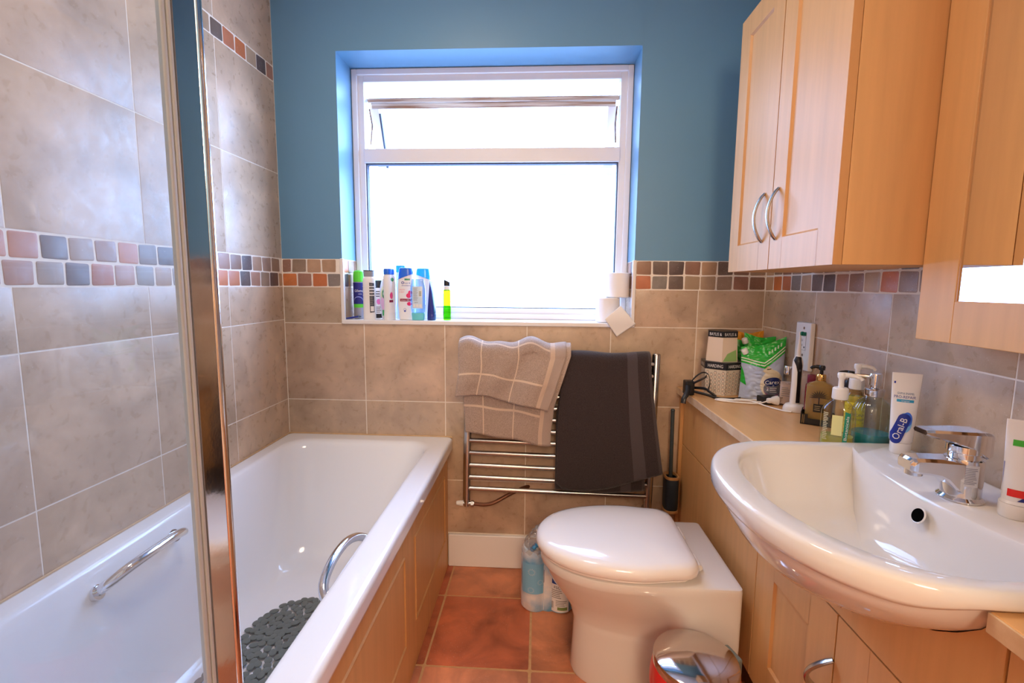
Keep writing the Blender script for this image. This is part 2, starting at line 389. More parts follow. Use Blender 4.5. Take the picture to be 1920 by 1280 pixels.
# left wall, tiled from bath to ceiling
mb = MB(); mb.box(-0.12, -0.0009, YN, 0.35, -0.05, WZ, 0)
mpL = lambda u, z, h: (h, -u, z)
jl = [0.345+T*k for k in range(13)]
tiles(mb, mpL, [(0.40, Z1), (Z1, Z2), (Z2, ZB), (ZT, Z5), (Z5, Z6), (Z7, Z7+T)], jl, 0.0, -YN)
mosaic(mb, mpL, [(ZB, ZM)], 0, -YN, start=0.03); mosaic(mb, mpL, [(ZM, ZT)], 0, -YN, start=0.016); mosaic(mb, mpL, [(Z6, Z7)], 0, -YN, start=0.05)
struct('wall_left', mb, [GROUT, TILE, MOSA], angle=20)
# back wall with the window opening
mb = MB()
for (x0, x1, z0, z1) in ((-0.12, SX0, -0.05, WZ), (SX1, WX+0.12, -0.05, WZ), (SX0, SX1, -0.05, SZ0-0.012), (SX0, SX1, SZ1, WZ)):
    if z1 > 2 and z0 < 0:
        mb.box(x0, x1, 0.0009, 0.30, z0, ZT, 0); mb.box(x0, x1, 0.003, 0.30, ZT, z1, 3)
    else: mb.box(x0, x1, 0.0009, 0.30, z0, z1, 0 if z0 < 1 else 3)
mpB = lambda u, z, h: (u, -h, z)
jb = [T*k for k in range(1, 6)]
tiles(mb, mpB, [(0.145, 0.3785), (0.3785, Z1), (Z1, Z2-0.013)], jb, 0.0, WX)
tiles(mb, mpB, [(Z2-0.013, ZB)], jb, 0.0, SX0-0.006); tiles(mb, mpB, [(Z2-0.013, ZB)], [1.675], SX1+0.006, WX)
for (a, b) in ((0.0, SX0-0.006), (SX1+0.006, WX)):
    mosaic(mb, mpB, [(ZB, ZM)], a, b, start=0.0625 if a == 0 else 0.0625); mosaic(mb, mpB, [(ZM, ZT)], a, b, start=0.04 if a == 0 else 0.0625)
mpRL = lambda u, z, h: (SX0+0.003+h, u, z); mpRR = lambda u, z, h: (SX1-0.003-h, u, z)
for mp in (mpRL, mpRR):
    tiles(mb, mp, [(SZ0+0.002, ZB)], [], 0.006, SY); mosaic(mb, mp, [(ZB, ZM), (ZM, ZT)], 0.006, SY, start=0.055)
struct('wall_back', mb, [GROUT, TILE, MOSA, BLUE], angle=20)
# right wall; its rows run very slightly downhill towards the room
mb = MB(); mb.box(WX+0.0009, WX+0.12, YN, 0.35, -0.05, WZ, 0); mb.box(WX+0.0007, WX+0.003, YN, 0.003, ZT, WZ, 3)
mpR = lambda u, z, h: (WX-h, -u, z-0.016*u)
jr = [0.346+0.327*k for k in range(13)]
tiles(mb, mpR, [(0.55, Z1), (Z1, Z2-0.002)], jr, 0, -YN)
mpR = lambda u, z, h: (WX-h, -u, z-(0.016*u if z < ZB-0.01 else 0.0))
tiles(mb, mpR, [(Z2-0.002, ZB)], jr, 0, -YN)
mosaic(mb, mpR, [(ZB, ZM), (ZM, ZT)], 0, -YN, start=0.0625)
struct('wall_right', mb, [GROUT, TILE, MOSA, BLUE], angle=20)
mb = MB(); mb.box(-0.1, WX+0.1, YN-0.1, YN, -0.05, WZ); struct('wall_hall', mb, mat('cream_paint', (226, 206, 180), 0.7))
mb = MB(); mb.box(-0.1, 0.78, -1.85, -1.725, -0.05, WZ); mb.box(1.56, WX+0.1, -1.90, -1.785, -0.05, WZ); mb.box(0.78, 1.56, -1.89, -1.79, 2.08, WZ); struct('wall_front', mb, MATS['cream_paint'])
# skirting
mb = MB(); mb.box(0.681, 1.632, -0.016, 0.0, 0.0, 0.143, bev=0.004); struct('baseboard_back', mb, WHITEP)
# white trims round the tiled part of the opening, and the sill
mb = MB()
for x in (SX0, SX1):
    s = -1 if x == SX0 else 1
    mb.box(x-0.007, x+0.007, -0.006, 0.010, SZ0-0.012, ZT+0.002, bev=0.003)
struct('trim_1', mb, WHITEP)
mb = MB(); mb.box(SX0+0.001, SX1-0.001, 0.0, SY+0.02, SZ0-0.012, SZ0, bev=0.002); mb.box(SX0-0.006, SX1+0.008, -0.008, 0.004, SZ0-0.016, SZ0+0.001, bev=0.003)
struct('trim_2', mb, WHITEP)
# tiled surround line between bath and tiles (silicone)
mb = MB(); mb.box(0.0, 0.004, -1.70, 0, 0.562, 0.570, bev=0.0015); mb.box(0.0, 0.70, -0.004, 0, 0.562, 0.570, bev=0.0015)
struct('trim_3', mb, mat('aged_sealant', (206, 172, 132), 0.6, var=0.15, scale=30))
# window: frame, transom, lower pane, top-hung sash pushed open
win = bpy.data.objects.new('window_1', None); COL.objects.link(win); win.location = (0.84, SY, SZ0); win['kind'] = 'structure'
mb = MB()
def fr(x0, x1, z0, z1, w, y0, y1, bev=0.004, mb=None):
    mb.box(x0, x0+w, y0, y1, z0, z1, bev=bev); mb.box(x1-w, x1, y0, y1, z0, z1, bev=bev)
    mb.box(x0+w-0.002, x1-w+0.002, y0, y1, z0, z0+w, bev=bev); mb.box(x0+w-0.002, x1-w+0.002, y0, y1, z1-w, z1, bev=bev)
fr(SX0+0.001, SX1-0.001, SZ0, SZ1-0.001, 0.024, SY, SY+0.06, mb=mb)
fr(SX0+0.02, SX1-0.02, SZ0+0.018, SZ1-0.02, 0.03, SY+0.012, SY+0.06, mb=mb)
mb.box(SX0+0.045, SX1-0.045, SY+0.006, SY+0.06, 1.712, 1.770, bev=0.004)
obj('window_frame', mb, UPVC, win, world=True)
mb = MB(); fr(0.297, 1.3765, 1.094, 1.714, 0.007, SY+0.018, SY+0.05, 0.001, mb); obj('gasket', mb, GASK, win, world=True)
mb = MB(); mb.box(0.303, 1.3705, SY+0.030, SY+0.036, 1.100, 1.708); obj('glass_pane', mb, PANE, win, world=True)
# sash
sw, sl = 0.535, 0.285
Ms = Matrix.Translation((0.838, SY+0.052, 1.990)) @ Matrix.Rotation(math.radians(24), 4, 'X')
mb = MB(); mb.box(-sw, sw, -0.012, 0.03, -0.018, 0.0, 1, bev=0.003); mb.box(-sw+0.01, sw-0.01, -0.004, 0.034, -0.042, -0.017, 1, bev=0.004)
for s in (-1, 1): mb.box(s*sw, s*(sw-0.042), 0.0, 0.034, -sl, -0.04, 0, bev=0.004)
mb.box(-sw, sw, 0.0, 0.034, -sl-0.04, -sl, 0, bev=0.004); mb.xf(Ms); so = obj('opening_sash', mb, [UPVC, GRIME], win, world=True)
mb = MB(); mb.box(-sw+0.042, sw-0.042, 0.014, 0.019, -sl, -0.042); mb.xf(Ms); obj('glass_pane', mb, PANE, win, world=True)
mb = MB(); mb.box(-sw+0.040, -sw+0.047, -0.002, 0.014, -sl, -0.06); mb.xf(Ms); obj('gasket', mb, GASK, win, world=True)
for s in (-1, 1):
    mb = MB(); mb.tube([(0.838+s*0.527, SY+0.045, 1.945), (0.838+s*0.526, SY+0.075, 1.885), (0.838+s*0.527, SY+0.055, 1.80)], 0.0035, 6); obj('friction_stay', mb, mat('rusty_metal', (150, 120, 100), 0.5, rgb2=(92, 60, 48), scale=50, metal=0.4), win, world=True)

# ------------------------------------------------------------------ bath
bath = thing('bathtub', 'white bath with chrome grab handles and maple side panel along the left tiled wall', 'bathtub', (0.35, -0.85, 0))
def rr(x0, x1, y0, y1, r, z, k=9):
    out = []
    for cx, cy, a0 in ((x1-r, y0-r, 0), (x0+r, y0-r, PI/2), (x0+r, y1+r, PI), (x1-r, y1+r, 1.5*PI)):
        for i in range(k): a = a0+PI/2*i/(k-1); out.append((cx+r*math.cos(a), cy+r*math.sin(a), z))
    return out
R_ = [rr(0.006, 0.696, -0.006, -1.70, 0.018, 0.512), rr(0.002, 0.701, -0.002, -1.704, 0.02, 0.518), rr(0.002, 0.7012, -0.002, -1.704, 0.02, 0.524), rr(0.001, 0.702, -0.001, -1.705, 0.022, 0.549), rr(0.001, 0.702, -0.001, -1.705, 0.022, 0.556), rr(0.002, 0.6995, -0.002, -1.7025, 0.021, 0.5625), rr(0.005, 0.694, -0.005, -1.697, 0.02, 0.566), rr(0.009, 0.688, -0.009, -1.692, 0.02, 0.5663), rr(0.046, 0.640, -0.060, -1.638, 0.085, 0.5663),
      rr(0.050, 0.632, -0.066, -1.632, 0.085, 0.566), rr(0.056, 0.625, -0.074, -1.626, 0.09, 0.564), rr(0.062, 0.618, -0.084, -1.618, 0.095, 0.556), rr(0.068, 0.611, -0.098, -1.61, 0.10, 0.535),
      rr(0.082, 0.596, -0.135, -1.595, 0.115, 0.45), rr(0.105, 0.572, -0.21, -1.565, 0.125, 0.32), rr(0.122, 0.552, -0.27, -1.54, 0.13, 0.235), rr(0.142, 0.532, -0.315, -1.515, 0.13, 0.195), rr(0.175, 0.50, -0.36, -1.48, 0.12, 0.177), rr(0.22, 0.455, -0.41, -1.43, 0.10, 0.172)]
mb = MB(); mb.loft(R_, False, True); mb.xf(Matrix.Identity(4)); obj('bath_body', mb, ACRY, bath, world=True, angle=50)
def grab(pts, flats):
    mb = MB(); mb.tube(crv(pts, 8), 0.0115, 14)
    for p, q in flats: mb.tube([p, q], 0.017, 16)
    return obj('grab_handle', mb, CHROME, bath, world=True)
grab([(0.073, -0.975, 0.505), (0.098, -0.965, 0.525), (0.118, -0.93, 0.543), (0.124, -0.86, 0.548), (0.122, -0.79, 0.545), (0.108, -0.755, 0.532), (0.074, -0.748, 0.515)], [((0.068, -0.977, 0.503), (0.080, -0.975, 0.508)), ((0.068, -0.748, 0.512), (0.078, -0.748, 0.517))])
grab([(0.606, -0.948, 0.478), (0.584, -0.945, 0.492), (0.566, -0.915, 0.513), (0.560, -0.85, 0.530), (0.562, -0.775, 0.532), (0.576, -0.725, 0.520), (0.606, -0.705, 0.498)], [((0.610, -0.948, 0.475), (0.600, -0.947, 0.482)), ((0.611, -0.704, 0.495), (0.601, -0.706, 0.501))])
# bath panel
mb = MB()
mb.box(0.664, 0.678, -1.70, -0.004, 0.0, 0.505)
def routed(mb, mp, u0, u1, v0, v1, w=0.007, d=0.004, mi=1):
    """a shallow bevelled bead standing round a field"""
    o = [(u0, v0), (u1, v0), (u1, v1), (u0, v1)]; i1 = [(u0+w/2, v0+w/2), (u1-w/2, v0+w/2), (u1-w/2, v1-w/2), (u0+w/2, v1-w/2)]; i2 = [(u0+w, v0+w), (u1-w, v0+w), (u1-w, v1-w), (u0+w, v1-w)]
    vs = [mp(a, b, 0) for a, b in o]+[mp(a, b, d) for a, b in i1]+[mp(a, b, 0) for a, b in i2]; fs = []
    for k in (0, 1): fs += [(k*4+j, k*4+(j+1) % 4, (k+1)*4+(j+1) % 4, (k+1)*4+j) for j in range(4)]
    mb.add(vs, fs, mi, None, False)
mpP = lambda u, v, h: (0.678+h, -u, v)
for (a, b) in ((0.075, 0.545), (0.655, 1.12), (1.23, 1.66)): routed(mb, mpP, a, b, 0.145, 0.425)
obj('side_panel', mb, [WOODV, WOODS], bath, world=True)['label'] = 'maple side panel with routed rectangles'
# bath mat: one sheet of pebbles
mb = MB(); pts = []
cx, cy, ax, ay, rot = 0.334, -0.90, 0.142, 0.385, 0.0
tries = 0
while len(pts) < 900 and tries < 26000:
    tries += 1
    x, y = random.uniform(-ax, ax), random.uniform(-ay, ay)
    if abs(x/ax)**2.6+abs(y/ay)**2.6 > 1: continue
    if all((x-q[0])**2+(y-q[1])**2 > 0.0168**2 for q in pts): pts.append((x, y))
for (x, y) in pts:
    a0 = random.uniform(0, PI); ra, rb = random.uniform(0.0122, 0.0146), random.uniform(0.0098, 0.0114); z0 = 0.1785+random.uniform(0, 0.0008)
    def ringp(k, z): return [(cx+x+ra*k*math.cos(t)*math.cos(a0)-rb*k*math.sin(t)*math.sin(a0), cy+y+ra*k*math.cos(t)*math.sin(a0)+rb*k*math.sin(t)*math.cos(a0), z) for t in [2*PI*i/12 for i in range(12)]]
    mb.loft([ringp(0.92, z0), ringp(1.0, z0+0.0016), ringp(0.93, z0+0.0030), ringp(0.5, z0+0.0040)])
tag(obj('bath_mat', mb, mat('dark_grey_rubber', (104, 108, 102), 0.42)), 'dark grey pebbled rubber mat lying on the bath floor', 'bath mat')

# ------------------------------------------------------------------ shower screen on the bath rim
scr = thing('shower_screen', 'glass bath screen with polished metal edge post standing on the bath rim', 'shower screen', (0.63, -1.45, 0.566))
def rrect(x0, x1, y0, y1, r, z, k=5): return rr(x0, x1, y1, y0, r, z, k)
mb = MB(); mb.box(0.635, 0.642, -1.372, -1.337, 0.567, 2.05)
obj('edge_post', mb, POSTM, scr, world=True)
mb = MB(); mb.loft([rr(0.629, 0.645, -1.3235, -1.3365, 0.0062, z, 7) for z in (0.567, 2.05)]); obj('rounded_edge_strip', mb, POSTM, scr, world=True)
mb = MB(); mb.box(0.629, 0.641, -1.3785, -1.3725, 0.57, 2.05, bev=0.002); mb.box(0.632, 0.6395, -1.386, -1.379, 0.57, 2.05, bev=0.002); obj('glazing_seal', mb, mat('clear_grey_seal', (206, 202, 192), 0.35), scr, world=True)
mb = MB(); mb.box(0.6335, 0.6375, -1.72, -1.3865, 0.575, 2.05); obj('glass_pane', mb, SCREEN, scr, world=True)

# ------------------------------------------------------------------ towel radiator
rad = thing('towel_radiator', 'chrome ladder towel rail on the tiled wall under the window', 'radiator', (1.13, -0.07, 0.31), rot=(0, math.radians(0.9), 0))
def rp(v): return (v[0]-1.13, v[1]+0.07, v[2]-0.31)
mb = MB()
for x, ht in ((0.768, 0.600), (1.497, 0.628)):
    mb = MB(); mb.lathe([(0.0, 0.0), (0.013, 0.0), (0.0155, 0.003), (0.0155, ht-0.004), (0.013, ht), (0.0, ht)], rp((x, -0.07, 0.318)), 20, cap0=False, cap1=False); obj('post', mb, CHROMEB, rad)
zs = [0.372, 0.420, 0.470, 0.522, 0.573, 0.62, 0.668, 0.715, 0.762, 0.81, 0.858, 0.905]
for z in zs:
    mb = MB(); mb.tube([rp((0.768, -0.073, z)), rp((1.497, -0.073, z))], 0.0095, 12); obj('rail', mb, CHROMEB, rad)
for x in (0.768, 1.497):
    for z in (0.445, 0.835): mb = MB(); mb.tube([rp((x, -0.07, z)), rp((x, -0.001, z))], 0.008, 10); obj('wall_bracket', mb, CHROMEB, rad)
mb = MB(); mb.tube([rp((0.768, -0.07, 0.318)), rp((0.768, -0.07, 0.296))], 0.012, 14); mb.tube([rp((0.754, -0.07, 0.305)), rp((0.80, -0.07, 0.305))], 0.010, 14); mb.tube([rp((0.787, -0.07, 0.305)), rp((0.797, -0.07, 0.305))], 0.014, 6)
v = obj('valve', mb, CHROMEB, rad)
mb = MB(); mb.lathe([(0.004, -0.030), (0.008, -0.028), (0.0105, -0.015), (0.012, 0.0)], rp((0.755, -0.07, 0.305)), 14, axis='x'); obj('valve_cap', mb, WHITEPL, v)
mb = MB(); mb.tube(crv([rp((0.80, -0.07, 0.305)), rp((0.84, -0.07, 0.303)), rp((0.88, -0.066, 0.312)), rp((0.94, -0.045, 0.340)), rp((0.99, -0.018, 0.356)), rp((1.02, 0.004, 0.358))], 6), 0.0075, 10); obj('supply_pipe', mb, mat('painted_copper_pipe', (112, 70, 50), 0.35, metal=0.5), rad)
mb = MB(); mb.tube([rp((1.497, -0.07, 0.318)), rp((1.497, -0.07, 0.29))], 0.012, 14); mb.tube([rp((1.497, -0.07, 0.296)), rp((1.497, -0.002, 0.296))], 0.009, 10); obj('valve', mb, CHROMEB, rad)

# towels over the rail
def uvtowel(name, base, lines=None, band=None, bandcol=None, linecol=None):
    M = bpy.data.materials.new(name); M.use_nodes = True; nt = M.node_tree; N = nt.nodes; L = nt.links; b = N['Principled BSDF']
    b.inputs['Roughness'].default_value = 0.95; b.inputs['Sheen Weight'].default_value = 0.35; b.inputs['Sheen Roughness'].default_value = 0.5; b.inputs['Specular IOR Level'].default_value = 0.1
    uv = N.new('ShaderNodeUVMap'); sp = N.new('ShaderNodeSeparateXYZ'); L.new(uv.outputs[0], sp.inputs[0])
    tc = N.new('ShaderNodeTexCoord'); no = N.new('ShaderNodeTexNoise'); no.inputs['Scale'].default_value = 420; no.inputs['Detail'].default_value = 2; L.new(tc.outputs['Object'], no.inputs['Vector'])
    mr = N.new('ShaderNodeMapRange'); mr.inputs[1].default_value = 0.3; mr.inputs[2].default_value = 0.7; mr.inputs[3].default_value = 0.72; mr.inputs[4].default_value = 1.25; L.new(no.outputs[0], mr.inputs[0])
    mu = N.new('ShaderNodeMix'); mu.data_type = 'RGBA'; mu.blend_type = 'MULTIPLY'; mu.inputs[0].default_value = 1; mu.inputs[6].default_value = (*lin(base), 1); L.new(mr.outputs[0], mu.inputs[7]); src = mu.outputs[2]
    def stripe(axis, c, w, colr, src):
        s1 = N.new('ShaderNodeMath'); s1.operation = 'SUBTRACT'; s1.inputs[1].default_value = c; L.new(sp.outputs[axis], s1.inputs[0])
        a = N.new('ShaderNodeMath'); a.operation = 'ABSOLUTE'; L.new(s1.outputs[0], a.inputs[0])
        l = N.new('ShaderNodeMath'); l.operation = 'LESS_THAN'; l.inputs[1].default_value = w; L.new(a.outputs[0], l.inputs[0])
        mx = N.new('ShaderNodeMix'); mx.data_type = 'RGBA'; L.new(l.outputs[0], mx.inputs[0]); L.new(src, mx.inputs[6]); mx.inputs[7].default_value = (*lin(colr), 1); return mx.outputs[2]
    for (ax, c, w, cc) in (lines or []): src = stripe(ax, c, w, cc, src)
    L.new(src, b.inputs['Base Color'])
    bu = N.new('ShaderNodeBump'); bu.inputs['Strength'].default_value = 0.6; bu.inputs['Distance'].default_value = 0.003; L.new(no.outputs[0], bu.inputs['Height']); L.new(bu.outputs[0], b.inputs['Normal'])
    return M
def drape(left, right, topz, botf, backz, yrail, r, fold, lean=0.0, thick=0.008, nu=70, nv=90, wig=None):
    """cloth over a rail: v from the back hem over the top to the front hem; left/right give x at the edges as a function of depth below the rail"""
    def f(u, v):
        Lb = topz-backz; uu = u
        Lf = topz-botf(uu); La = PI*r; tot = Lb+La+Lf; s = v*tot
        if s < Lb: z = backz+s; y = yrail+r; dep = topz-z
        elif s < Lb+La:
            a = (s-Lb)/r; y = yrail+r*math.cos(a); z = topz+r*math.sin(a); dep = 0
        else:
            dep = s-Lb-La; z = topz-dep; y = yrail-r-lean*dep
        k = min(1, max(0, dep/0.12)); front = s > Lb+La
        xl, xr = (left(0)+0.048, right(0)-0.034) if s < Lb*0.9 else (left(dep), right(dep))
        x = xl+(xr-xl)*uu
        dy, dz = fold(uu, dep, front)
        return (x, y+dy*(1 if front else 0.2), z+dz*(1 if s > Lb*0.85 else 0))
    mb = MB(); mb.grid(f, nu, nv, uv=True); return mb
cream = (214, 190, 168); grey = (172, 150, 136)
TWL = uvtowel('beige_check_towelling', grey, [(0, 0.21, 0.006, cream), (0, 0.56, 0.006, cream), (1, 0.30, 0.006, cream), (1, 0.62, 0.006, cream), (1, 0.85, 0.006, cream), (0, 0.925, 0.075, (178, 158, 146)), (0, 0.875, 0.022, (206, 180, 160))])
TWD = uvtowel('charcoal_towelling', (60, 50, 50), [(0, 0.79, 0.058, (80, 70, 72)), (0, 0.985, 0.016, (76, 66, 66))])
def foldL(u, d, fr):
    y = -0.017*min(1, d/0.10)-0.011*math.sin(u*9+0.6)*min(1, d/0.10)-0.007*math.sin(u*17+d*9)*math.exp(-((d-0.08)/0.1)**2)-0.004*math.sin(u*6+d*14)
    z = 0.010*math.sin(u*11+0.5)*math.exp(-d/0.05)+0.006*math.sin(u*21)*math.exp(-d/0.04)
    return y, z
tw = thing('towel', 'beige towel with cream check lines folded over the left of the rail', 'towel', (0.95, -0.09, 0.60))
ztL = 0.934
mb = drape(lambda d: 0.756+0.018*min(1, d/0.3), lambda d: 1.138-0.035*min(1, d/0.3), ztL, lambda u: 0.628-0.048*u+0.004*math.sin(u*12), 0.60, -0.073, 0.027, foldL, 0.012)
obj('under_fold', mb, TWL, tw, world=True, solid=0.009)
mb = drape(lambda d: 0.747+0.006*math.sin(d*30), lambda d: 1.158-0.085*min(1, d/0.26), ztL-0.004, lambda u: 0.775-0.055*max(0, (u-0.35)/0.65)+0.006*math.sin(u*9), 0.70, -0.073, 0.050, foldL, 0.02)
obj('upper_fold', mb, TWL, tw, world=True, solid=0.010)
mb = drape(lambda d: 1.125-0.06*min(1, d/0.26), lambda d: 1.176-0.080*min(1, d/0.26), ztL-0.002, lambda u: 0.722+0.004*u, 0.74, -0.073, 0.043, lambda u, d, f: (-0.002*math.sin(d*20), 0.0), 0.018, nu=10)
obj('inner_hem', mb, uvtowel('beige_hem', (188, 168, 154)), tw, world=True, solid=0.006)
def foldD(u, d, fr):
    return (-0.006*math.sin(u*7+1)*min(1, d/0.2)-0.005*math.sin(u*4-d*6)*min(1, d/0.15), 0.004*math.sin(u*8)*math.exp(-d/0.05))
td = thing('towel', 'dark charcoal bath towel with one woven band hanging over the right of the rail', 'towel', (1.31, -0.09, 0.40))
def dbot(u):
    return 0.408+0.004*math.sin(u*10)-0.012*math.sin(PI*min(1, u/0.45))+0.075*max(0, (u-0.45)/0.55)**1.3+0.02*max(0, (0.06-u)/0.06)
mb = drape(lambda d: 1.148-0.018*min(1, d/0.24), lambda d: 1.478+0.062*min(1, d/0.45)**1.2, 0.908, dbot, 0.42, -0.073, 0.031, foldD, 0.014, nu=80)
obj('outer_fold', mb, TWD, td, world=True, solid=0.013)
mb = drape(lambda d: 1.160-0.035*min(1, d/0.2), lambda d: 1.462+0.03*d, 0.902, lambda u: 0.395-0.012*math.sin(PI*u)+0.004*u, 0.44, -0.073, 0.0195, lambda u, d, f: (0.002*math.sin(u*9)*min(1, d/0.2), 0), 0.006, nu=40)
obj('inner_fold', mb, TWD, td, world=True, solid=0.005)

# ------------------------------------------------------------------ toilet
toi = thing('toilet', 'white back-to-wall toilet with closed rounded lid', 'toilet', (1.33, -0.515, 0))
TY = -0.516
def dring(xf, xb, hw, z, hb=None, n=2.15, k=26, cut=0.62, yc=TY):
    """D-plan ring: rounded nose at xf, straight back at xb"""
    hb = hw if hb is None else hb; xc = xf+(xb-xf)*cut; out = []
    for i in range(k+1):
        a = -PI/2+PI*i/k; c, s = math.cos(a), math.sin(a)
        out.append((xc-(xc-xf)*abs(c)**(2/n), yc+hw*(1 if s > 0 else -1)*abs(s)**(2/n), z))
    out += [(xc+(xb-xc)*t, yc+hw+(hb-hw)*t, z) for t in (0.33, 0.66, 1.0)]
    out += [(xb, yc+hb*t, z) for t in (0.5, 0.0, -0.5)]
    out += [(xb-(xb-xc)*t, yc-hb+(hb-hw)*t, z) for t in (0.0, 0.33, 0.66)]
    return out
def pring(xf, hw, z, hb, f0=1.42, f1=1.50, xb=1.606, n=2.15, k=26, r=0.012):
    xc = min(xf+0.33, f0); out = []
    for i in range(k+1):
        a = -PI/2+PI*i/k; c, s_ = math.cos(a), math.sin(a)
        out.append((xc-(xc-xf)*abs(c)**(2/n), TY+hw*(1 if s_ > 0 else -1)*abs(s_)**(2/n), z))
    side = []
    for i in range(1, 13):
        x = xc+(xb-r-xc)*i/12; q = max(0, min(1, (x-f0)/(f1-f0))); q = q*q*(3-2*q); side.append((x, hw+(hb-hw)*q))
    side += [(xb-r+r*math.sin(PI/2*i/4), hb-r+r*math.cos(PI/2*i/4)) for i in range(1, 5)]
    out += [(x, TY+y, z) for x, y in side]+[(xb, TY+hb*t, z) for t in (0.5, 0.0, -0.5)]+[(x, TY-y, z) for x, y in reversed(side)]
    return out
mb = MB()
mb.loft([pring(1.170, 0.118, 0.0, 0.112, xb=1.59), pring(1.166, 0.120, 0.012, 0.112, xb=1.59), pring(1.172, 0.113, 0.10, 0.108, xb=1.59), pring(1.174, 0.112, 0.165, 0.110, xb=1.59), pring(1.172, 0.112, 0.178, 0.125, xb=1.600), pring(1.170, 0.113, 0.184, 0.176, 1.44, 1.49), pring(1.168, 0.114, 0.192, 0.186, 1.44, 1.49), pring(1.160, 0.119, 0.22, 0.188, 1.43, 1.485), pring(1.135, 0.137, 0.26, 0.188, 1.42, 1.485), pring(1.103, 0.159, 0.305, 0.188, 1.40, 1.48), pring(1.086, 0.171, 0.335, 0.188, 1.37, 1.47), pring(1.079, 0.177, 0.352, 0.188, 1.34, 1.46), pring(1.072, 0.183, 0.366, 0.188, 1.34, 1.46), pring(1.068, 0.186, 0.372, 0.188, 1.34, 1.46), pring(1.068, 0.186, 0.388, 0.188, 1.34, 1.46), pring(1.071, 0.183, 0.394, 0.185, 1.34, 1.46), pring(1.079, 0.176, 0.397, 0.178, 1.34, 1.46, xb=1.60)])
obj('pan', mb, CERA, toi, world=True, angle=40)
def lring(xf, xb, hw, z, r=0.055): return pring(xf, hw, z, hw*0.93, xb-0.16, xb-0.05, xb, r=r)
mb = MB(); mb.loft([lring(1.068, 1.488, 0.180, 0.399), lring(1.064, 1.491, 0.184, 0.402), lring(1.064, 1.491, 0.184, 0.410)]); obj('seat', mb, SEATP, toi, world=True, angle=50)
mb = MB(); mb.loft([lring(1.066, 1.491, 0.184, 0.4105), lring(1.058, 1.500, 0.192, 0.412), lring(1.054, 1.504, 0.196, 0.417), lring(1.053, 1.504, 0.197, 0.428), lring(1.056, 1.501, 0.194, 0.438), lring(1.064, 1.494, 0.186, 0.4465), ]+[[(1.29+(x-1.29)*k, TY+(y-TY)*k, z) for x, y, _ in lring(1.064, 1.494, 0.186, 0)] for k, z in ((0.92, 0.4520), (0.78, 0.4565), (0.58, 0.4598), (0.34, 0.4615), (0.10, 0.4622))])
obj('lid', mb, SEATP, toi, world=True, angle=60)
for s in (-1, 1): mb = MB(); mb.tube([(1.514, TY+s*0.11, 0.408), (1.514, TY+s*0.05, 0.408)], 0.009, 12); obj('hinge', mb, WHITEPL, toi, world=True)

# toilet brush in a wall-hung holder
tb = thing('toilet_brush', 'dark grey toilet brush in slim wooden-rimmed holder beside the towel rail', 'toilet brush', (1.592, -0.045, 0.30))
mb = MB(); mb.loft([[(0.027*math.copysign(abs(math.cos(t))**0.7, math.cos(t))*k, 0.036*math.copysign(abs(math.sin(t))**0.7, math.sin(t))*k, z) for t in [2*PI*i/32 for i in range(32)]] for k, z in ((0.92, 0.010), (1.0, 0.018), (1.0, 0.134), (0.98, 0.138), (0.9, 0.138), (0.9, 0.06))]); obj('holder', mb, mat('dark_navy_plastic', (38, 48, 58), 0.5), tb)
wb = mat('bamboo_rim', (196, 146, 92), 0.5, var=0.1, scale=40)
for z0, z1 in ((0.0, 0.010), (0.138, 0.147)):
    mb = MB(); mb.loft([[(0.028*math.copysign(abs(math.cos(t))**0.7, math.cos(t))*k, 0.037*math.copysign(abs(math.sin(t))**0.7, math.sin(t))*k, z) for t in [2*PI*i/32 for i in range(32)]] for k, z in (((0.8, z0), (1.0, z0), (1.0, z1), (0.78, z1), (0.78, z0)) if z0 else ((0.9, z0), (1.0, z0), (1.0, z1), (0.9, z1)))], z0 == 0, z0 == 0); obj('rim' if z0 else 'foot', mb, wb, tb)
mb = MB(); mb.tube([(-0.002, 0.0, 0.08), (-0.004, 0.0, 0.25), (-0.006, 0.0, 0.410)], 0.0075, 12); mb.lathe([(0.0075, 0), (0.0085, 0.004), (0.006, 0.010), (0, 0.011)], (-0.006, 0, 0.408), 12, cap0=False, cap1=False); obj('handle', mb, mat('dark_grey_metal', (58, 66, 68), 0.4), tb)
mb = MB(); mb.box(-0.012, 0.012, 0.035, 0.045, 0.04, 0.11); obj('wall_clip', mb, BLACKP, tb)

# kitchen-size roll pack in printed plastic
pk = thing('toilet_roll_pack', 'blue and white plastic-wrapped pack of paper rolls on the floor behind the toilet', 'pack', (1.10, -0.235, 0))
RB = 0.050
def packring(z, k, crump=0.0):
    out = []; n = 96
    cs = [(-0.050, 0.0), (0.050, 0.0)]
    for i in range(n):
        a = 2*PI*i/n; d = Vector((math.cos(a), math.sin(a)))
        # support of two rolls with a pinched waist
        best = 0
        for c in cs:
            b = d.x*c[0]+d.y*c[1]; disc = b*b-(c[0]**2+c[1]**2-RB*RB)
            if disc > 0: best = max(best, b+math.sqrt(disc))
        r = max(best, 0.043)*k*(1+crump*mnoise.noise(Vector((math.cos(a)*3, math.sin(a)*3, z*40))))
        out.append((d.x*r, d.y*r, z))
    return out
mb = MB(); mb.loft([packring(0.003, 0.88), packring(0.0, 0.93), packring(0.008, 1.0), packring(0.06, 1.01), packring(0.12, 1.0), packring(0.20, 1.01, 0.02), packring(0.225, 0.98, 0.05), packring(0.236, 0.9, 0.1)])
WRAP = mat('printed_wrap', (236, 232, 232), 0.2, rgb2=(106, 170, 214), scale=9, coat=0.5, bump=0.25, bscale=45, stretch=(1, 1, 1.2), bdist=0.004)
obj('wrapped_rolls', mb, WRAP, pk)
mb = MB()
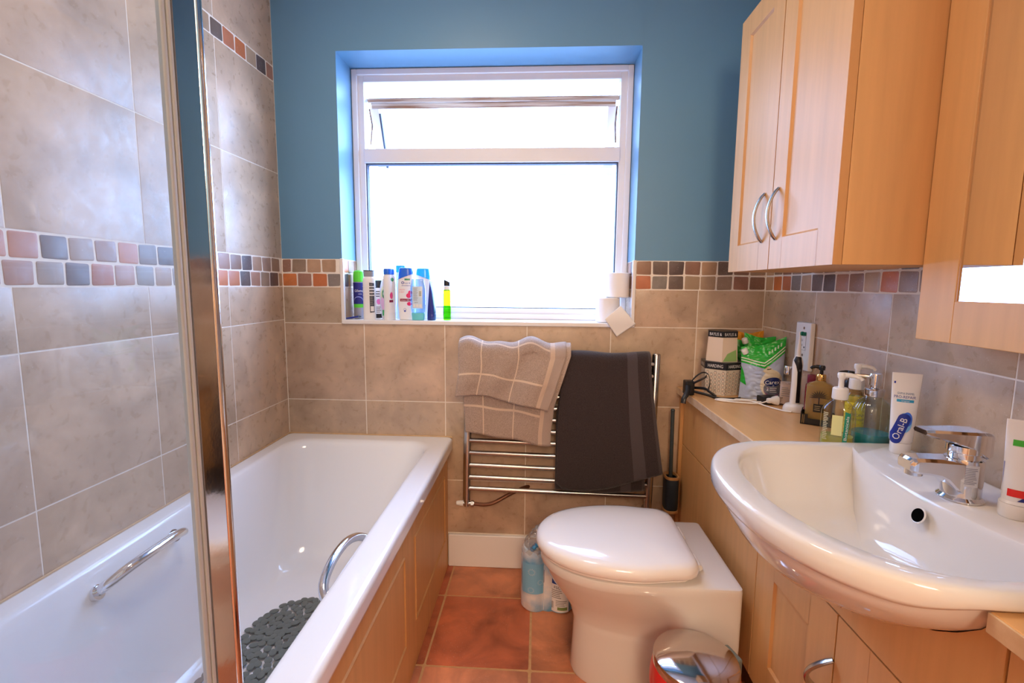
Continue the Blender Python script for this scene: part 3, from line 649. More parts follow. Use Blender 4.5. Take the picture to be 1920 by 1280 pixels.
def top(u, v):
    a = 2*PI*u; k = v; q = packring(0.22, 1.0)[int(u*95.99)]
    rr_ = 1-0.75*k+0.12*mnoise.noise(Vector((math.cos(a)*3, math.sin(a)*3, v*4)))*math.sin(PI*min(1, v*1.2)); z = 0.22+0.085*math.sin(PI*0.5*min(1, k*1.25))+0.022*mnoise.noise(Vector((math.cos(a)*5, math.sin(a)*5, v*6+3)))
    return (q[0]*max(rr_, 0.02), q[1]*max(rr_, 0.02)-0.01*k, z)
mb.grid(top, 72, 26)
CLEARW = pane_mat('clear_film', (0.86, 0.84, 0.82), 2.6, 0.16)
obj('gathered_film', mb, CLEARW, pk)
mb = MB(); mb.tube(crv([(-0.072, -0.034, 0.20), (-0.064, -0.030, 0.225), (-0.05, -0.036, 0.25), (-0.035, -0.03, 0.262)], 6), [0.006+0.006*abs(math.sin(i*1.9)) for i in range(19)], 9); obj('blue_tape', mb, col((70, 150, 205), 0.3), pk)
def packf(u, v, h):
    c = -0.05 if u < 0 else 0.05; lu = u-c; rr_ = RB*1.012+h; a = max(-1.45, min(1.45, lu/RB))
    return (c+rr_*math.sin(a), -rr_*math.cos(a), v)
LB = Lab(packf, 0.008, 0.0005, 0.0030)
bl = col((66, 132, 196), 0.3); wh = col((236, 232, 230), 0.4); nav = col((40, 72, 150), 0.3); gy = col((130, 126, 124), 0.5); lb = col((128, 186, 222), 0.3); bk = col((26, 26, 28), 0.5)
LB.rect(-0.098, 0.075, -0.018, 0.19, lb)
for (u, v, r) in ((-0.06, 0.16, 0.016), (-0.062, 0.09, 0.014), (-0.03, 0.12, 0.012)):
    for i in range(14): a = 2*PI*i/14; LB.poly([(u+r*0.55*math.cos(a-0.08), v+r*0.55*math.sin(a-0.08)), (u+r*math.cos(a), v+r*math.sin(a)), (u+r*0.55*math.cos(a+0.08), v+r*0.55*math.sin(a+0.08))], wh)
LB.rect(-0.016, 0.008, 0.075, 0.115, wh); LB.rect(-0.016, 0.115, 0.075, 0.165, nav)
for v in (0.145, 0.155): LB.ell(-0.008, v, 0.003, 0.003, wh)
LB.text('afm', 0.002, 0.103, 0.010, gy, rot=0); LB.text('FSC', 0.034, 0.103, 0.010, bk); LB.lines(-0.012, 0.07, 0.06, 0.095, 5, gy); LB.lines(0.03, 0.07, 0.03, 0.055, 4, gy)
for i in range(12): LB.rect(-0.008+i*0.0026, 0.02, -0.008+i*0.0026+random.choice([0.0008, 0.0016]), 0.046, bk)
LB.rect(0.036, 0.016, 0.07, 0.028, col((130, 150, 90), 0.4))
LB.build('printed_label', pk)

# pedal bin with a red liner
bn = thing('pedal_bin', 'small round chrome-lidded pedal bin with red bag beside the toilet', 'bin', (1.448, -0.818, 0), math.radians(-72)); bn.scale = (1, 1, 1.09)
mb = MB(); mb.lathe([(0.0, 0.004), (0.086, 0.004), (0.09, 0.010), (0.09, 0.235), (0.088, 0.238)], (0, 0, 0), 48, cap0=False, cap1=False); obj('bin_body', mb, CHROMEB, bn)
mb = MB(); mb.lathe([(0.092, 0.0), (0.093, 0.018), (0.088, 0.019)], (0, 0, 0), 48, cap0=True, cap1=False); obj('base_ring', mb, BLACKP, bn)
mb = MB(); mb.lathe([(0.098, 0.244), (0.101, 0.247), (0.1015, 0.262), (0.099, 0.268), (0.092, 0.272), (0.06, 0.277), (0.02, 0.279), (0.0, 0.2792)], (0, 0, 0), 64, cap0=True, cap1=False); obj('lid', mb, mat('polished_steel', (204, 196, 194), 0.09, metal=1.0), bn)
mb = MB()
def bag(u, v):
    a = 2*PI*u; n1 = mnoise.noise(Vector((math.cos(a)*4, math.sin(a)*4, v*2))); n2 = mnoise.noise(Vector((math.cos(a)*11, math.sin(a)*11, v*1.5)))
    r = 0.096+0.010*math.sin(PI*min(1, 0.12+v*1.1))+0.008*n1*v+0.006*n2*v
    return (r*math.cos(a), r*math.sin(a), 0.252-0.125*v-0.018*v*n1)
mb.grid(bag, 120, 16); obj('bin_liner', mb, mat('red_plastic_bag', (214, 40, 40), 0.32, spec=0.6), bn, solid=0.001)
mb = MB(); mb.box(-0.028, 0.028, 0.088, 0.116, 0.19, 0.262, bev=0.006); obj('hinge_block', mb, mat('grey_green_plastic', (108, 116, 112), 0.45), bn)
mb = MB(); mb.box(-0.025, 0.025, -0.125, -0.085, 0.008, 0.02, bev=0.004); obj('pedal', mb, BLACKP, bn)

# ------------------------------------------------------------------ fitted furniture along the right wall
FX = 1.635; WT = 0.800
mpF = lambda u, v, h: (FX-h, -u, v)
def frontpanel(name, u0, u1, v0, v1, parent, th=0.016, mats=WOODV, cut=None, bev=0.0015):
    mb = MB()
    if cut:
        out = [(u0, v0), (u1, v0), (u1, v1)]+[(u, v) for u, v in reversed(cut)]+[(u0, v1)]
        n = len(out); vs = [mpF(a, b, 0) for a, b in out]+[mpF(a, b, -th) for a, b in out]
        mb.add(vs, [tuple(range(n)), tuple(reversed(range(n, 2*n)))]+[(i, n+i, n+(i+1) % n, (i+1) % n) for i in range(n)], 0, None, False)
        bev = 0
    else: mb.box(FX, FX+th, -u1, -u0, v0, v1, bev=bev)
    return obj(name, mb, mats, parent, world=True)
wc = thing('toilet_cistern_unit', 'maple boxed-in cistern unit behind the toilet', 'cabinet', (1.78, -0.35, 0))
frontpanel('access_panel', 0.024, 0.697, 0.573, 0.770, wc); frontpanel('lower_panel', 0.024, 0.697, 0.150, 0.569, wc)
mb = MB(); mb.box(FX-0.012, FX+0.02, -0.022, -0.002, 0.15, 0.770); obj('filler_strip', mb, WOODS, wc, world=True)
mb = MB(); mb.box(FX+0.018, 1.92, -0.695, -0.005, 0.12, 0.768); obj('carcass', mb, WOODS, wc, world=True)
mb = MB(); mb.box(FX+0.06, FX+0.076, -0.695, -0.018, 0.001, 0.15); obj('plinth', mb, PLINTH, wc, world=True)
bu_ = thing('basin_unit', 'maple base cabinet carrying the basin', 'cabinet', (1.78, -1.05, 0))
half = [(0.2710, 0.770), (0.2580, 0.752), (0.226, 0.723), (0.1905, 0.698), (0.169, 0.6875), (0.148, 0.6805), (0.09, 0.6755), (0.0, 0.6750)]
cutp = [(1.046-a, v) for a, v in half]+[(1.046+a, v) for a, v in reversed(half[:-1])]
frontpanel('apron', 0.701, 1.338, 0.573, 0.770, bu_, cut=cutp); frontpanel('apron', 1.342, 1.76, 0.573, 0.770, bu_)
def bow(name, parent, p0, p1, out, r=0.006, world=True, flat=(1.25, 0.75)):
    p0, p1, out = Vector(p0), Vector(p1), Vector(out); mid = [p0+(p1-p0)*t+out*(math.sin(PI*t)**0.8) for t in [i/14 for i in range(15)]]
    mb = MB(); mb.tube([p0+(p1-p0)*0.0]+mid[1:-1]+[p1], [r*0.8]+[r]*13+[r*0.8], 10, flat=flat); return obj(name, mb, CHROMEB, parent, world=world)
def shaker(u0, u1, v0, v1, parent, mp, fx, st=0.085, th=0.018, bot=None):
    """door with a sunk field and a bevelled lip"""
    bot = bot or st; mb = MB(); a0, a1, b0, b1 = u0+st, u1-st, v0+bot, v1-st; e = 0.005; d = 0.006
    o = [(u0, v0), (u1, v0), (u1, v1), (u0, v1)]; i1 = [(a0, b0), (a1, b0), (a1, b1), (a0, b1)]; i2 = [(a0+e, b0+e), (a1-e, b0+e), (a1-e, b1-e), (a0+e, b1-e)]
    vs = [mp(a, b, 0) for a, b in o]+[mp(a, b, 0) for a, b in i1]+[mp(a, b, -d) for a, b in i2]+[mp(a, b, -th) for a, b in o]
    fs = [(0, 1, 5, 4), (1, 2, 6, 5), (2, 3, 7, 6), (3, 0, 4, 7), (8, 9, 10, 11)]+[(4+j, 4+(j+1) % 4, 8+(j+1) % 4, 8+j) for j in range(4)]
    fs2 = [(j, (j+1) % 4, 12+(j+1) % 4, 12+j) for j in range(4)]+[(12, 13, 14, 15)]
    mb.add(vs, fs[:5], 0, None, False); mb.add(vs, fs[5:], 1, None, False); mb.add(vs, fs2, 1, None, False)
    # fine joint lines where the rails meet the stiles
    for uu in (a0, a1):
        for (c, d2) in ((v0, b0), (b1, v1)): mb.add([mp(uu-0.0006, c, 0.0003), mp(uu+0.0006, c, 0.0003), mp(uu+0.0006, d2, 0.0003), mp(uu-0.0006, d2, 0.0003)], [(0, 1, 2, 3)], 1, None, False)
    return obj('door', mb, [WOODV, WOODS], parent, world=True)
for (a, b, hu) in ((0.701, 1.027, 0.985), (1.031, 1.358, 1.075), (1.362, 1.76, 1.42)):
    d = shaker(a, b, 0.150, 0.569, bu_, mpF, FX, 0.088, bot=0.100)
    hx = FX-0.002
    h = bow('handle', d, (hx, -hu-0.045, 0.475), (hx, -hu, 0.375), (-0.030, 0.006, 0.0), 0.0065, world=False)
    h.location = -Vector((0, 0, 0)); 
    h.data.transform(Matrix.Translation(-Vector(bu_.location)))
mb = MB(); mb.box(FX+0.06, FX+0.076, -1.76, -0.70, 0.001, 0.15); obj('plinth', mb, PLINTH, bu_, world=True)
mb = MB()
for y in (-0.712, -1.752): mb.box(FX+0.019, 1.92, y-0.008, y+0.008, 0.12, 0.768)
mb.box(FX+0.019, 1.92, -1.744, -0.72, 0.12, 0.136); obj('carcass', mb, WOODS, bu_, world=True)
# worktop with the cut-out for the basin
mb = MB(); X0 = 1.612
for (x0, x1, y0, y1) in ((X0, WX-0.001, -0.757, -0.001), (X0, WX-0.001, -1.78, -1.335)):
    mb.box(x0, x1, y0, y1, 0.772, WT, bev=0.002)
mb.box(1.915, WX-0.001, -1.336, -0.756, 0.772, WT)
wt = thing('worktop', 'pale maple worktop running along the right wall round the basin', 'worktop', (1.77, -0.4, 0.772))
obj('board', mb, WOODH, wt, world=True)
for (y0, y1) in ((-0.757, -0.001), (-1.78, -1.335)): mb = MB(); mb.box(X0-0.0025, X0+0.001, y0, y1, 0.7725, WT-0.0012, bev=0.001); obj('edging_strip', mb, mat('worn_edging', (222, 194, 160), 0.4, rgb2=(206, 168, 128), scale=24), wt, world=True)

# ------------------------------------------------------------------ basin
bas = thing('washbasin', 'large white semi-recessed washbasin with overflow hole', 'washbasin', (1.66, -1.046, 0.66))
BY = -1.046; NB = 96
def outer(t):
    """plan of the rim; t in 0..1, from the back left corner round the front to the back right"""
    if t < 0.12: k = t/0.12; return (1.922-(1.922-1.64)*k, 0.298)
    if t > 0.88: k = (1-t)/0.12; return (1.922-(1.922-1.64)*k, -0.298)
    a = (t-0.12)/0.76*PI; c, s = math.cos(a), math.sin(a); n = 2/2.25
    return (1.64-0.236*abs(s)**n, 0.298*math.copysign(abs(c)**n, c))
def inner(t):
    h = 0.262
    def back(y): return 1.742+0.050*min(1, abs(y)/h)**2.2
    sg = 1 if t < 0.5 else -1; u = t if t < 0.5 else 1-t
    if u < 0.055: y = 0.200+0.055*(u/0.055); return (back(y), sg*y)
    if u < 0.12: k = (u-0.055)/0.065; return (1.787-(1.787-1.645)*k, sg*(h-0.007*(1-k)**3))
    a = (t-0.12)/0.76*PI; c, s = math.cos(a), math.sin(a); n = 2/2.15
    return (1.645-0.186*abs(s)**n, h*math.copysign(abs(c)**n, c))
def ring(fn, kx, ky, z, cx=1.66, back=True, dx=0.0):
    out = []
    for i in range(NB):
        t = i/(NB-1); x, y = fn(t); out.append((cx+(x-cx)*kx+dx, BY+y*ky, z))
    x0, x1 = out[-1], out[0]
    for k in range(1, 16):
        q = [x0[j]+(x1[j]-x0[j])*k/16 for j in range(3)]
        if fn is inner: yy = (q[1]-BY)/max(ky, 1e-6); q[0] = cx+(1.742+0.050*min(1, abs(yy)/0.262)**2.2-cx)*kx+dx
        out.append(tuple(q))
    return out
def sag(r, d=0.016):
    return [(x, y, z-d*(lambda q: q*q*(3-2*q))(max(0, min(1, (1.615-x)/0.10)))) for x, y, z in r]
rings = [ring(outer, 0.30, 0.30, 0.677), ring(outer, 0.56, 0.49, 0.682), ring(outer, 0.73, 0.63, 0.698), ring(outer, 0.83, 0.75, 0.723), ring(outer, 0.895, 0.86, 0.752), sag(ring(outer, 0.93, 0.93, 0.786)), sag(ring(outer, 0.945, 0.945, 0.8005)), sag(ring(outer, 0.985, 0.985, 0.8025)), sag(ring(outer, 1.0, 1.0, 0.807), 0.012), sag(ring(outer, 1.001, 1.001, 0.813), 0.006), ring(outer, 0.997, 0.997, 0.819), ring(outer, 0.985, 0.985, 0.8245), ring(outer, 0.965, 0.965, 0.8265), ring(outer, 0.935, 0.945, 0.8265),
         ring(inner, 1.025, 1.02, 0.826), ring(inner, 1.0, 1.0, 0.8235), ring(inner, 0.97, 0.975, 0.814), ring(inner, 0.925, 0.92, 0.782), ring(inner, 0.84, 0.82, 0.738), ring(inner, 0.70, 0.68, 0.708), ring(inner, 0.45, 0.42, 0.697), ring(inner, 0.15, 0.12, 0.693)]
mb = MB(); mb.loft(rings); obj('basin_body', mb, CERA, bas, world=True, angle=60)
mb = MB(); mb.lathe([(0.0, 0.0), (0.0125, 0.0), (0.0145, 0.0015), (0.0165, 0.0008)], (0, 0, 0), 24, cap0=False, cap1=False)
ov = MB(); ov.lathe([(0.0118, 0.0012), (0.0135, 0.0016), (0.0150, 0.0)], (0, 0, 0), 28, cap0=False, cap1=False)
oh = MB(); oh.lathe([(0.0, 0.0), (0.0125, 0.0010)], (0, 0, 0), 28, cap0=False, cap1=False)
ovM = Matrix.Translation((1.7285, -1.070, 0.7955)) @ Matrix.Rotation(math.radians(-68), 4, 'Y')
oh.xf(ovM @ Matrix.Translation((0, 0, 0.0004))); hole = obj('overflow_hole', oh, mat('overflow_dark', (10, 9, 9), 1.0, spec=0.0), bas, world=True)
ov.xf(ovM); obj('overflow_rim', ov, CERA, bas, world=True)
mb = MB(); mb.lathe([(0.0, 0.0), (0.020, 0.001), (0.024, 0.0)], (1.64, BY, 0.6945), 28, cap0=False, cap1=False); obj('waste', mb, CHROME, bas, world=True)

# basin tap
tap = thing('basin_tap', 'chrome single-lever mixer tap on the basin ledge', 'tap', (1.803, -1.060, 0.8268), math.radians(-3))
mb = MB(); mb.lathe([(0.0, 0.0), (0.0325, 0.0), (0.0330, 0.003), (0.0300, 0.006), (0.0280, 0.008), (0.0280, 0.070), (0.0272, 0.074), (0.023, 0.075), (0.023, 0.084), (0.0265, 0.086), (0.0265, 0.097), (0.0, 0.099)], (0, 0, 0), 44, cap0=False, cap1=False); obj('body', mb, CHROME, tap)
mb = MB()
def spring(x, w, z0, z1): return [(x, w*sx, z) for sx, z in ((-1, z0+0.004), (-0.85, z0), (0.85, z0), (1, z0+0.004), (1, z1-0.005), (0.75, z1), (-0.75, z1), (-1, z1-0.005))]
mb.loft([spring(-0.012, 0.0245, 0.010, 0.073), spring(-0.027, 0.024, 0.026, 0.073), spring(-0.036, 0.023, 0.036, 0.073), spring(-0.048, 0.022, 0.042, 0.0735), spring(-0.066, 0.0205, 0.0450, 0.0735), spring(-0.084, 0.020, 0.0460, 0.073), spring(-0.093, 0.019, 0.0475, 0.072), spring(-0.097, 0.016, 0.051, 0.068)]); mb.lathe([(0.011, 0.038), (0.0135, 0.040), (0.0135, 0.048)], (-0.080, 0, 0), 20)
obj('spout', mb, CHROME, tap)
mb = MB()
def lev(x, w, z0, z1): return [(x, w*sx, z) for sx, z in ((-1, z0+0.003), (-0.85, z0), (0.85, z0), (1, z0+0.003), (1, z1-0.004), (0.8, z1), (-0.8, z1), (-1, z1-0.004))]
mb.loft([lev(0.0285, 0.020, 0.080, 0.121), lev(0.018, 0.0265, 0.079, 0.1245), lev(-0.004, 0.0265, 0.093, 0.1250), lev(-0.018, 0.0255, 0.099, 0.1250), lev(-0.036, 0.022, 0.1045, 0.1248), lev(-0.054, 0.0195, 0.109, 0.1245), lev(-0.070, 0.018, 0.113, 0.1245), lev(-0.076, 0.0165, 0.1155, 0.1235)]); obj('lever', mb, CHROME, tap)
LB = Lab(lambda u, v, h: ((0.0282+h)*math.sin(u/0.0282-0.50), -(0.0282+h)*math.cos(u/0.0282-0.50), v), 0.004); LB.rect(-0.006, 0.030, 0.018, 0.068, col((205, 206, 214), 0.5)); LB.lines(-0.004, 0.016, 0.034, 0.064, 10, col((120, 122, 140), 0.5)); LB.build('care_sticker', tap)

# ------------------------------------------------------------------ wall cabinet and mirror unit
CX = 1.660; CY0, CYM, CY1 = 0.322, 0.590, 0.872; CZ0, CZ1 = 1.2445, 1.995
cab = thing('wall_cabinet', 'maple two-door wall cabinet hanging in the right corner', 'cabinet', (1.79, -0.6, CZ0))
mb = MB(); mb.box(CX+0.020, WX-0.004, -CY1, -CY0, CZ0, CZ1, bev=0.001); obj('carcass', mb, WOODV, cab, world=True)
mpC = lambda u, v, h: (CX-h, -u, v)
for (a, b, hu, s) in ((CY0, CYM-0.002, 0.545, 1), (CYM+0.002, CY1, 0.622, 1)):
    d = shaker(a, b, CZ0, CZ1, cab, mpC, CX, 0.062, 0.0185, bot=0.078)
    h = bow('handle', d, (CX-0.001, -hu, CZ0+0.075), (CX-0.001, -hu, CZ0+0.205), (-0.025, 0.0, 0.0), 0.0052, world=False)
    h.data.transform(Matrix.Translation(-Vector(cab.location)))
mu_ = thing('mirror_cabinet', 'maple-framed mirror cabinet on the right wall above the basin', 'cabinet', (1.90, -0.876, 1.09))
MX = 1.840
mb = MB(); mb.box(MX+0.028, WX-0.004, -1.60, -0.880, 1.094, 1.995); obj('carcass', mb, WOODV, mu_, world=True)
mdoor_M = Matrix.Translation((MX, -0.874, 0)) @ Matrix.Rotation(math.radians(-1.8), 4, 'Z')
mb = MB(); fw = 0.088
for (x0, x1, y0, y1, z0, z1) in ((0, 0.02, -fw, 0, 1.092, 1.995), (0, 0.02, -0.70, -0.70+fw, 1.092, 1.995), (0, 0.02, -0.70+fw, -fw, 1.092, 1.092+0.080), (0, 0.02, -0.70+fw, -fw, 1.915, 1.995)):
    mb.box(x0, x1, y0, y1, z0, z1, bev=0.0015)
mb.xf(mdoor_M); fo = obj('mirror_door', mb, WOODV, mu_, world=True)
mb = MB(); mb.box(0.0035, 0.012, -0.70+fw-0.002, -fw+0.002, 1.170, 1.917); mb.xf(mdoor_M)
mb.v = [tuple(Vector(v)-Vector(mu_.location)) for v in mb.v]; obj('mirror_glass', mb, MIRROR, fo)
mb = MB(); 
for (y0, y1, z0, z1) in ((-fw, -fw+0.002, 1.172, 1.915), (-0.70+fw, -fw, 1.1705, 1.1725)): mb.box(0.0015, 0.005, y0-0.003, y1, z0, z1)
mb.xf(mdoor_M); mb.v = [tuple(Vector(v)-Vector(mu_.location)) for v in mb.v]; obj('mirror_bead', mb, WOODS, fo)

# shaver socket
sk = thing('shaver_socket', 'white shaver socket plate on the right wall behind the electric toothbrush', 'socket', (WX-0.001, -0.318, 1.007))
mb = MB(); mb.box(-0.016, 0.0, -0.043, 0.043, -0.078, 0.078, bev=0.004); obj('plate', mb, WHITEPL, sk)
mpS = lambda u, v, h: (-0.0162-h, -u, v)
LB = Lab(mpS, 0.05)
for v in (-0.052, -0.028, 0.060): LB.ell(0.006, v, 0.0045, 0.0045, col((120, 92, 70), 0.5))
LB.rect(-0.022, -0.012, 0.022, 0.046, col((150, 148, 146), 0.5)); LB.rect(-0.021, -0.011, 0.021, 0.045, col((238, 234, 230), 0.4))
LB.text('SHAVERS', 0, 0.036, 0.007, gy, width=0.034); LB.text('230V', -0.006, 0.020, 0.008, gy); LB.text('115V', -0.006, 0.004, 0.008, gy); LB.ell(0.014, -0.002, 0.003, 0.003, bk); LB.build('markings', sk)

# ------------------------------------------------------------------ bottles: profile of half-widths
def sring(a, b, z, n=2.4, k=44, dx=0.0):
    return [(dx+a*math.copysign(abs(math.cos(t))**(2/n), math.cos(t)), b*math.copysign(abs(math.sin(t))**(2/n), math.sin(t)), z) for t in [2*PI*i/k for i in range(k)]]
def prof(pr, z):
    if z <= pr[0][0]: return pr[0][1:]
    for p, q in zip(pr[:-1], pr[1:]):
        if z <= q[0]:
            t = (z-p[0])/max(1e-9, q[0]-p[0]); t = t*t*(3-2*t) if False else t
            return tuple(p[i]+(q[i]-p[i])*t for i in (1, 2))
    return pr[-1][1:]
def dense(pr, n=6):
    P = crv([Vector((p[0], p[1], p[2])) for p in pr], n); return [(v.x, max(v.y, 0.0005), max(v.z, 0.0005)) for v in P]
def body(pr, n=2.4, k=44, mb=None, mi=0):
    mb = mb or MB(); mb.loft([sring(a, b, z, n, k) for z, a, b in pr], mi=mi); return mb
def bodyf(pr, n=2.4):
    """front (-y) face of such a bottle"""
    def f(u, v, h):
        a, b = prof(pr, v); q = min(0.985, abs(u)/max(a, 1e-5)); return (math.copysign(q*a, u), -b*(1-q**n)**(1/n)-h, v)
    return f
SILL = SZ0+0.001
def bottle(label, x, y, z, rotz, pr, mats, cap=None, name='bottle', cat='bottle', group=None, n=2.4, capname='cap', rot=None):
    t = thing(name, label, cat, (x, y, z), rotz, group, rot=rot); pr = dense(pr); mb = body(pr, n); obj('body', mb, mats, t)
    if cap: cp, cm = cap; obj(capname, body(dense(cp, 4), n), cm, t)
    return t, pr
wpl = mat('glossy_white_plastic', (236, 233, 232), 0.25)
bcap = mat('blue_cap', (40, 110, 225), 0.25); cyan = mat('cyan_cap', (40, 170, 215), 0.2, trans=0.3)
SG = 'toiletries on the window sill'
# shaving gel can
t = thing('shaving_gel_can', 'navy shaving gel can with bright green cap at left end of the window sill', 'can', (0.286, 0.088, SILL), 0.15, SG)
mb = MB(); mb.lathe([(0.0, 0), (0.0235, 0), (0.0245, 0.003), (0.0245, 0.150), (0.0235, 0.154), (0.021, 0.156)], seg=36, cap0=False, cap1=False); obj('can_body', mb, mat('steel_grey_print', (168, 166, 176), 0.3, metal=0.3), t)
mb = MB(); mb.lathe([(0.0215, 0.154), (0.0240, 0.156), (0.0240, 0.185), (0.022, 0.198), (0.016, 0.203), (0, 0.204)], seg=36, cap0=True, cap1=False); obj('cap', mb, col((96, 214, 52), 0.3), t)
LB = Lab(cylf(0.0247)); nvy = col((38, 40, 120), 0.3); grn = col((96, 208, 60), 0.3)
LB.rect(-0.036, 0.062, 0.036, 0.152, nvy); LB.rect(-0.036, 0.047, 0.036, 0.062, grn); LB.text('Gillette', 0.002, 0.118, 0.010, wh, width=0.036); LB.text('series', 0.008, 0.105, 0.005, wh, width=0.014)
LB.poly([(0.022*math.cos(a)*0.9, 0.078+0.016*math.sin(a)) for a in [PI*i/14 for i in range(15)]]+[(0.020*math.cos(a)*0.9, 0.076+0.015*math.sin(a)) for a in [PI-PI*i/14 for i in range(15)]], col((150, 160, 220), 0.3)); LB.build('printed_label', t)
# white bottle with grey cap
t, pr = bottle('white ribbed bottle with grey cap and dark back label beside the shaving can', 0.345, 0.043, SILL, 0.25, [(0, 0.0235, 0.017), (0.004, 0.0255, 0.019), (0.09, 0.025, 0.019), (0.15, 0.0255, 0.019), (0.168, 0.0245, 0.018), (0.174, 0.0205, 0.016), (0.177, 0.019, 0.015)], wpl, ([(0.177, 0.0205, 0.0155), (0.180, 0.021, 0.016), (0.197, 0.022, 0.0165), (0.199, 0.021, 0.016)], mat('grey_cap', (150, 152, 158), 0.35)), group=SG)
mb = MB(); mb.loft([sring(0.0215, 0.0165, z) for z in (0.199, 0.2025)]); obj('cap_disc', mb, BLACKP, t)
LB = Lab(bodyf(pr)); LB.poly([(0.003, 0.028), (0.021, 0.030), (0.021, 0.150), (0.002, 0.152)], col((70, 72, 84), 0.4)); LB.lines(0.005, 0.019, 0.06, 0.148, 12, gy, 0.45); LB.rect(0.006, 0.034, 0.019, 0.055, wh); LB.build('back_label', t)
mb = MB()
for z in (0.10, 0.112, 0.124, 0.136):
    mb.loft([sring(prof(pr, z)[0]+0.0008, prof(pr, z)[1]+0.0008, z-0.002), sring(prof(pr, z)[0]+0.0012, prof(pr, z)[1]+0.0012, z), sring(prof(pr, z)[0]+0.0008, prof(pr, z)[1]+0.0008, z+0.002)], False, False)
obj('grip_rib', mb, wpl, t)
# white bottle with black cap and pink print, mostly behind it
t, pr = bottle('white bottle with pink print and black band half hidden behind the grey-capped bottle', 0.362, 0.105, SILL, 0.2, [(0, 0.017, 0.014), (0.003, 0.019, 0.0155), (0.10, 0.019, 0.0155), (0.128, 0.018, 0.015), (0.132, 0.015, 0.012)], wpl, ([(0.130, 0.018, 0.0145), (0.134, 0.0185, 0.015), (0.160, 0.0185, 0.015), (0.163, 0.017, 0.014)], BLACKP), group=SG)
LB = Lab(bodyf(pr)); LB.rect(-0.016, 0.002, 0.016, 0.020, bk); LB.ell(0.003, 0.072, 0.009, 0.012, col((232, 120, 190), 0.4)); LB.lines(-0.008, 0.014, 0.024, 0.052, 4, bk); LB.lines(-0.008, 0.014, 0.09, 0.12, 3, bk); LB.build('printed_label', t)
# shower gel, rounded, green circle
t, pr = bottle('rounded pale pink and green shower gel bottle leaning behind the slim blue-capped bottle', 0.412, 0.088, SILL, 0.1, [(0, 0.026, 0.015), (0.004, 0.029, 0.017), (0.05, 0.034, 0.018), (0.09, 0.037, 0.018), (0.13, 0.035, 0.018), (0.16, 0.028, 0.016), (0.172, 0.018, 0.013)], mat('pearly_bottle', (228, 224, 232), 0.25), ([(0.170, 0.017, 0.012), (0.174, 0.018, 0.013), (0.188, 0.016, 0.012), (0.190, 0.014, 0.011)], wpl), group=SG)
LB = Lab(bodyf(pr)); LB.ell(0.0, 0.10, 0.031, 0.052, col((226, 226, 190), 0.35)); LB.ell(0.0, 0.068, 0.031, 0.042, col((232, 190, 226), 0.35)); LB.ell(0.002, 0.106, 0.026, 0.030, col((46, 140, 88), 0.35)); LB.text('RADOX', 0.003, 0.105, 0.012, wh, width=0.046); LB.rect(-0.024, 0.014, 0.022, 0.038, col((70, 175, 105), 0.35)); LB.text('nourish', 0, 0.026, 0.006, wh); LB.text('moisture', 0, 0.062, 0.006, wh); LB.build('printed_label', t)
# slim white bottle with blue cap
t, pr = bottle('slim white bottle turned edge-on with blue cap on the sill', 0.433, 0.034, SILL, 1.25, [(0, 0.026, 0.0165), (0.004, 0.029, 0.0185), (0.05, 0.026, 0.0175), (0.10, 0.028, 0.0175), (0.15, 0.030, 0.019), (0.175, 0.028, 0.0185), (0.185, 0.024, 0.0165), (0.187, 0.021, 0.015)], wpl, ([(0.186, 0.025, 0.017), (0.188, 0.026, 0.0175), (0.205, 0.0255, 0.0175), (0.209, 0.022, 0.0165), (0.210, 0.018, 0.014)], bcap), group=SG)
LB = Lab(bodyf(pr)); LB.rect(-0.022, 0.03, 0.02, 0.15, wh); LB.ell(-0.005, 0.165, 0.009, 0.008, col((40, 150, 90), 0.3)); LB.rect(-0.02, 0.072, 0.0, 0.082, col((130, 20, 50), 0.3)); LB.ell(-0.010, 0.10, 0.008, 0.014, col((225, 60, 110), 0.3)); LB.build('printed_label', t)
# pale bottle with cyan cap behind
t, pr = bottle('tall pale blue bottle with cyan cap standing behind the sill front row', 0.458, 0.118, SILL, -0.1, [(0, 0.019, 0.014), (0.004, 0.021, 0.016), (0.10, 0.022, 0.016), (0.17, 0.021, 0.016), (0.195, 0.019, 0.015), (0.198, 0.017, 0.013)], mat('pale_blue_plastic', (196, 224, 240), 0.25), ([(0.197, 0.0205, 0.0155), (0.200, 0.021, 0.016), (0.222, 0.0205, 0.0155), (0.226, 0.018, 0.014)], cyan), group=SG)
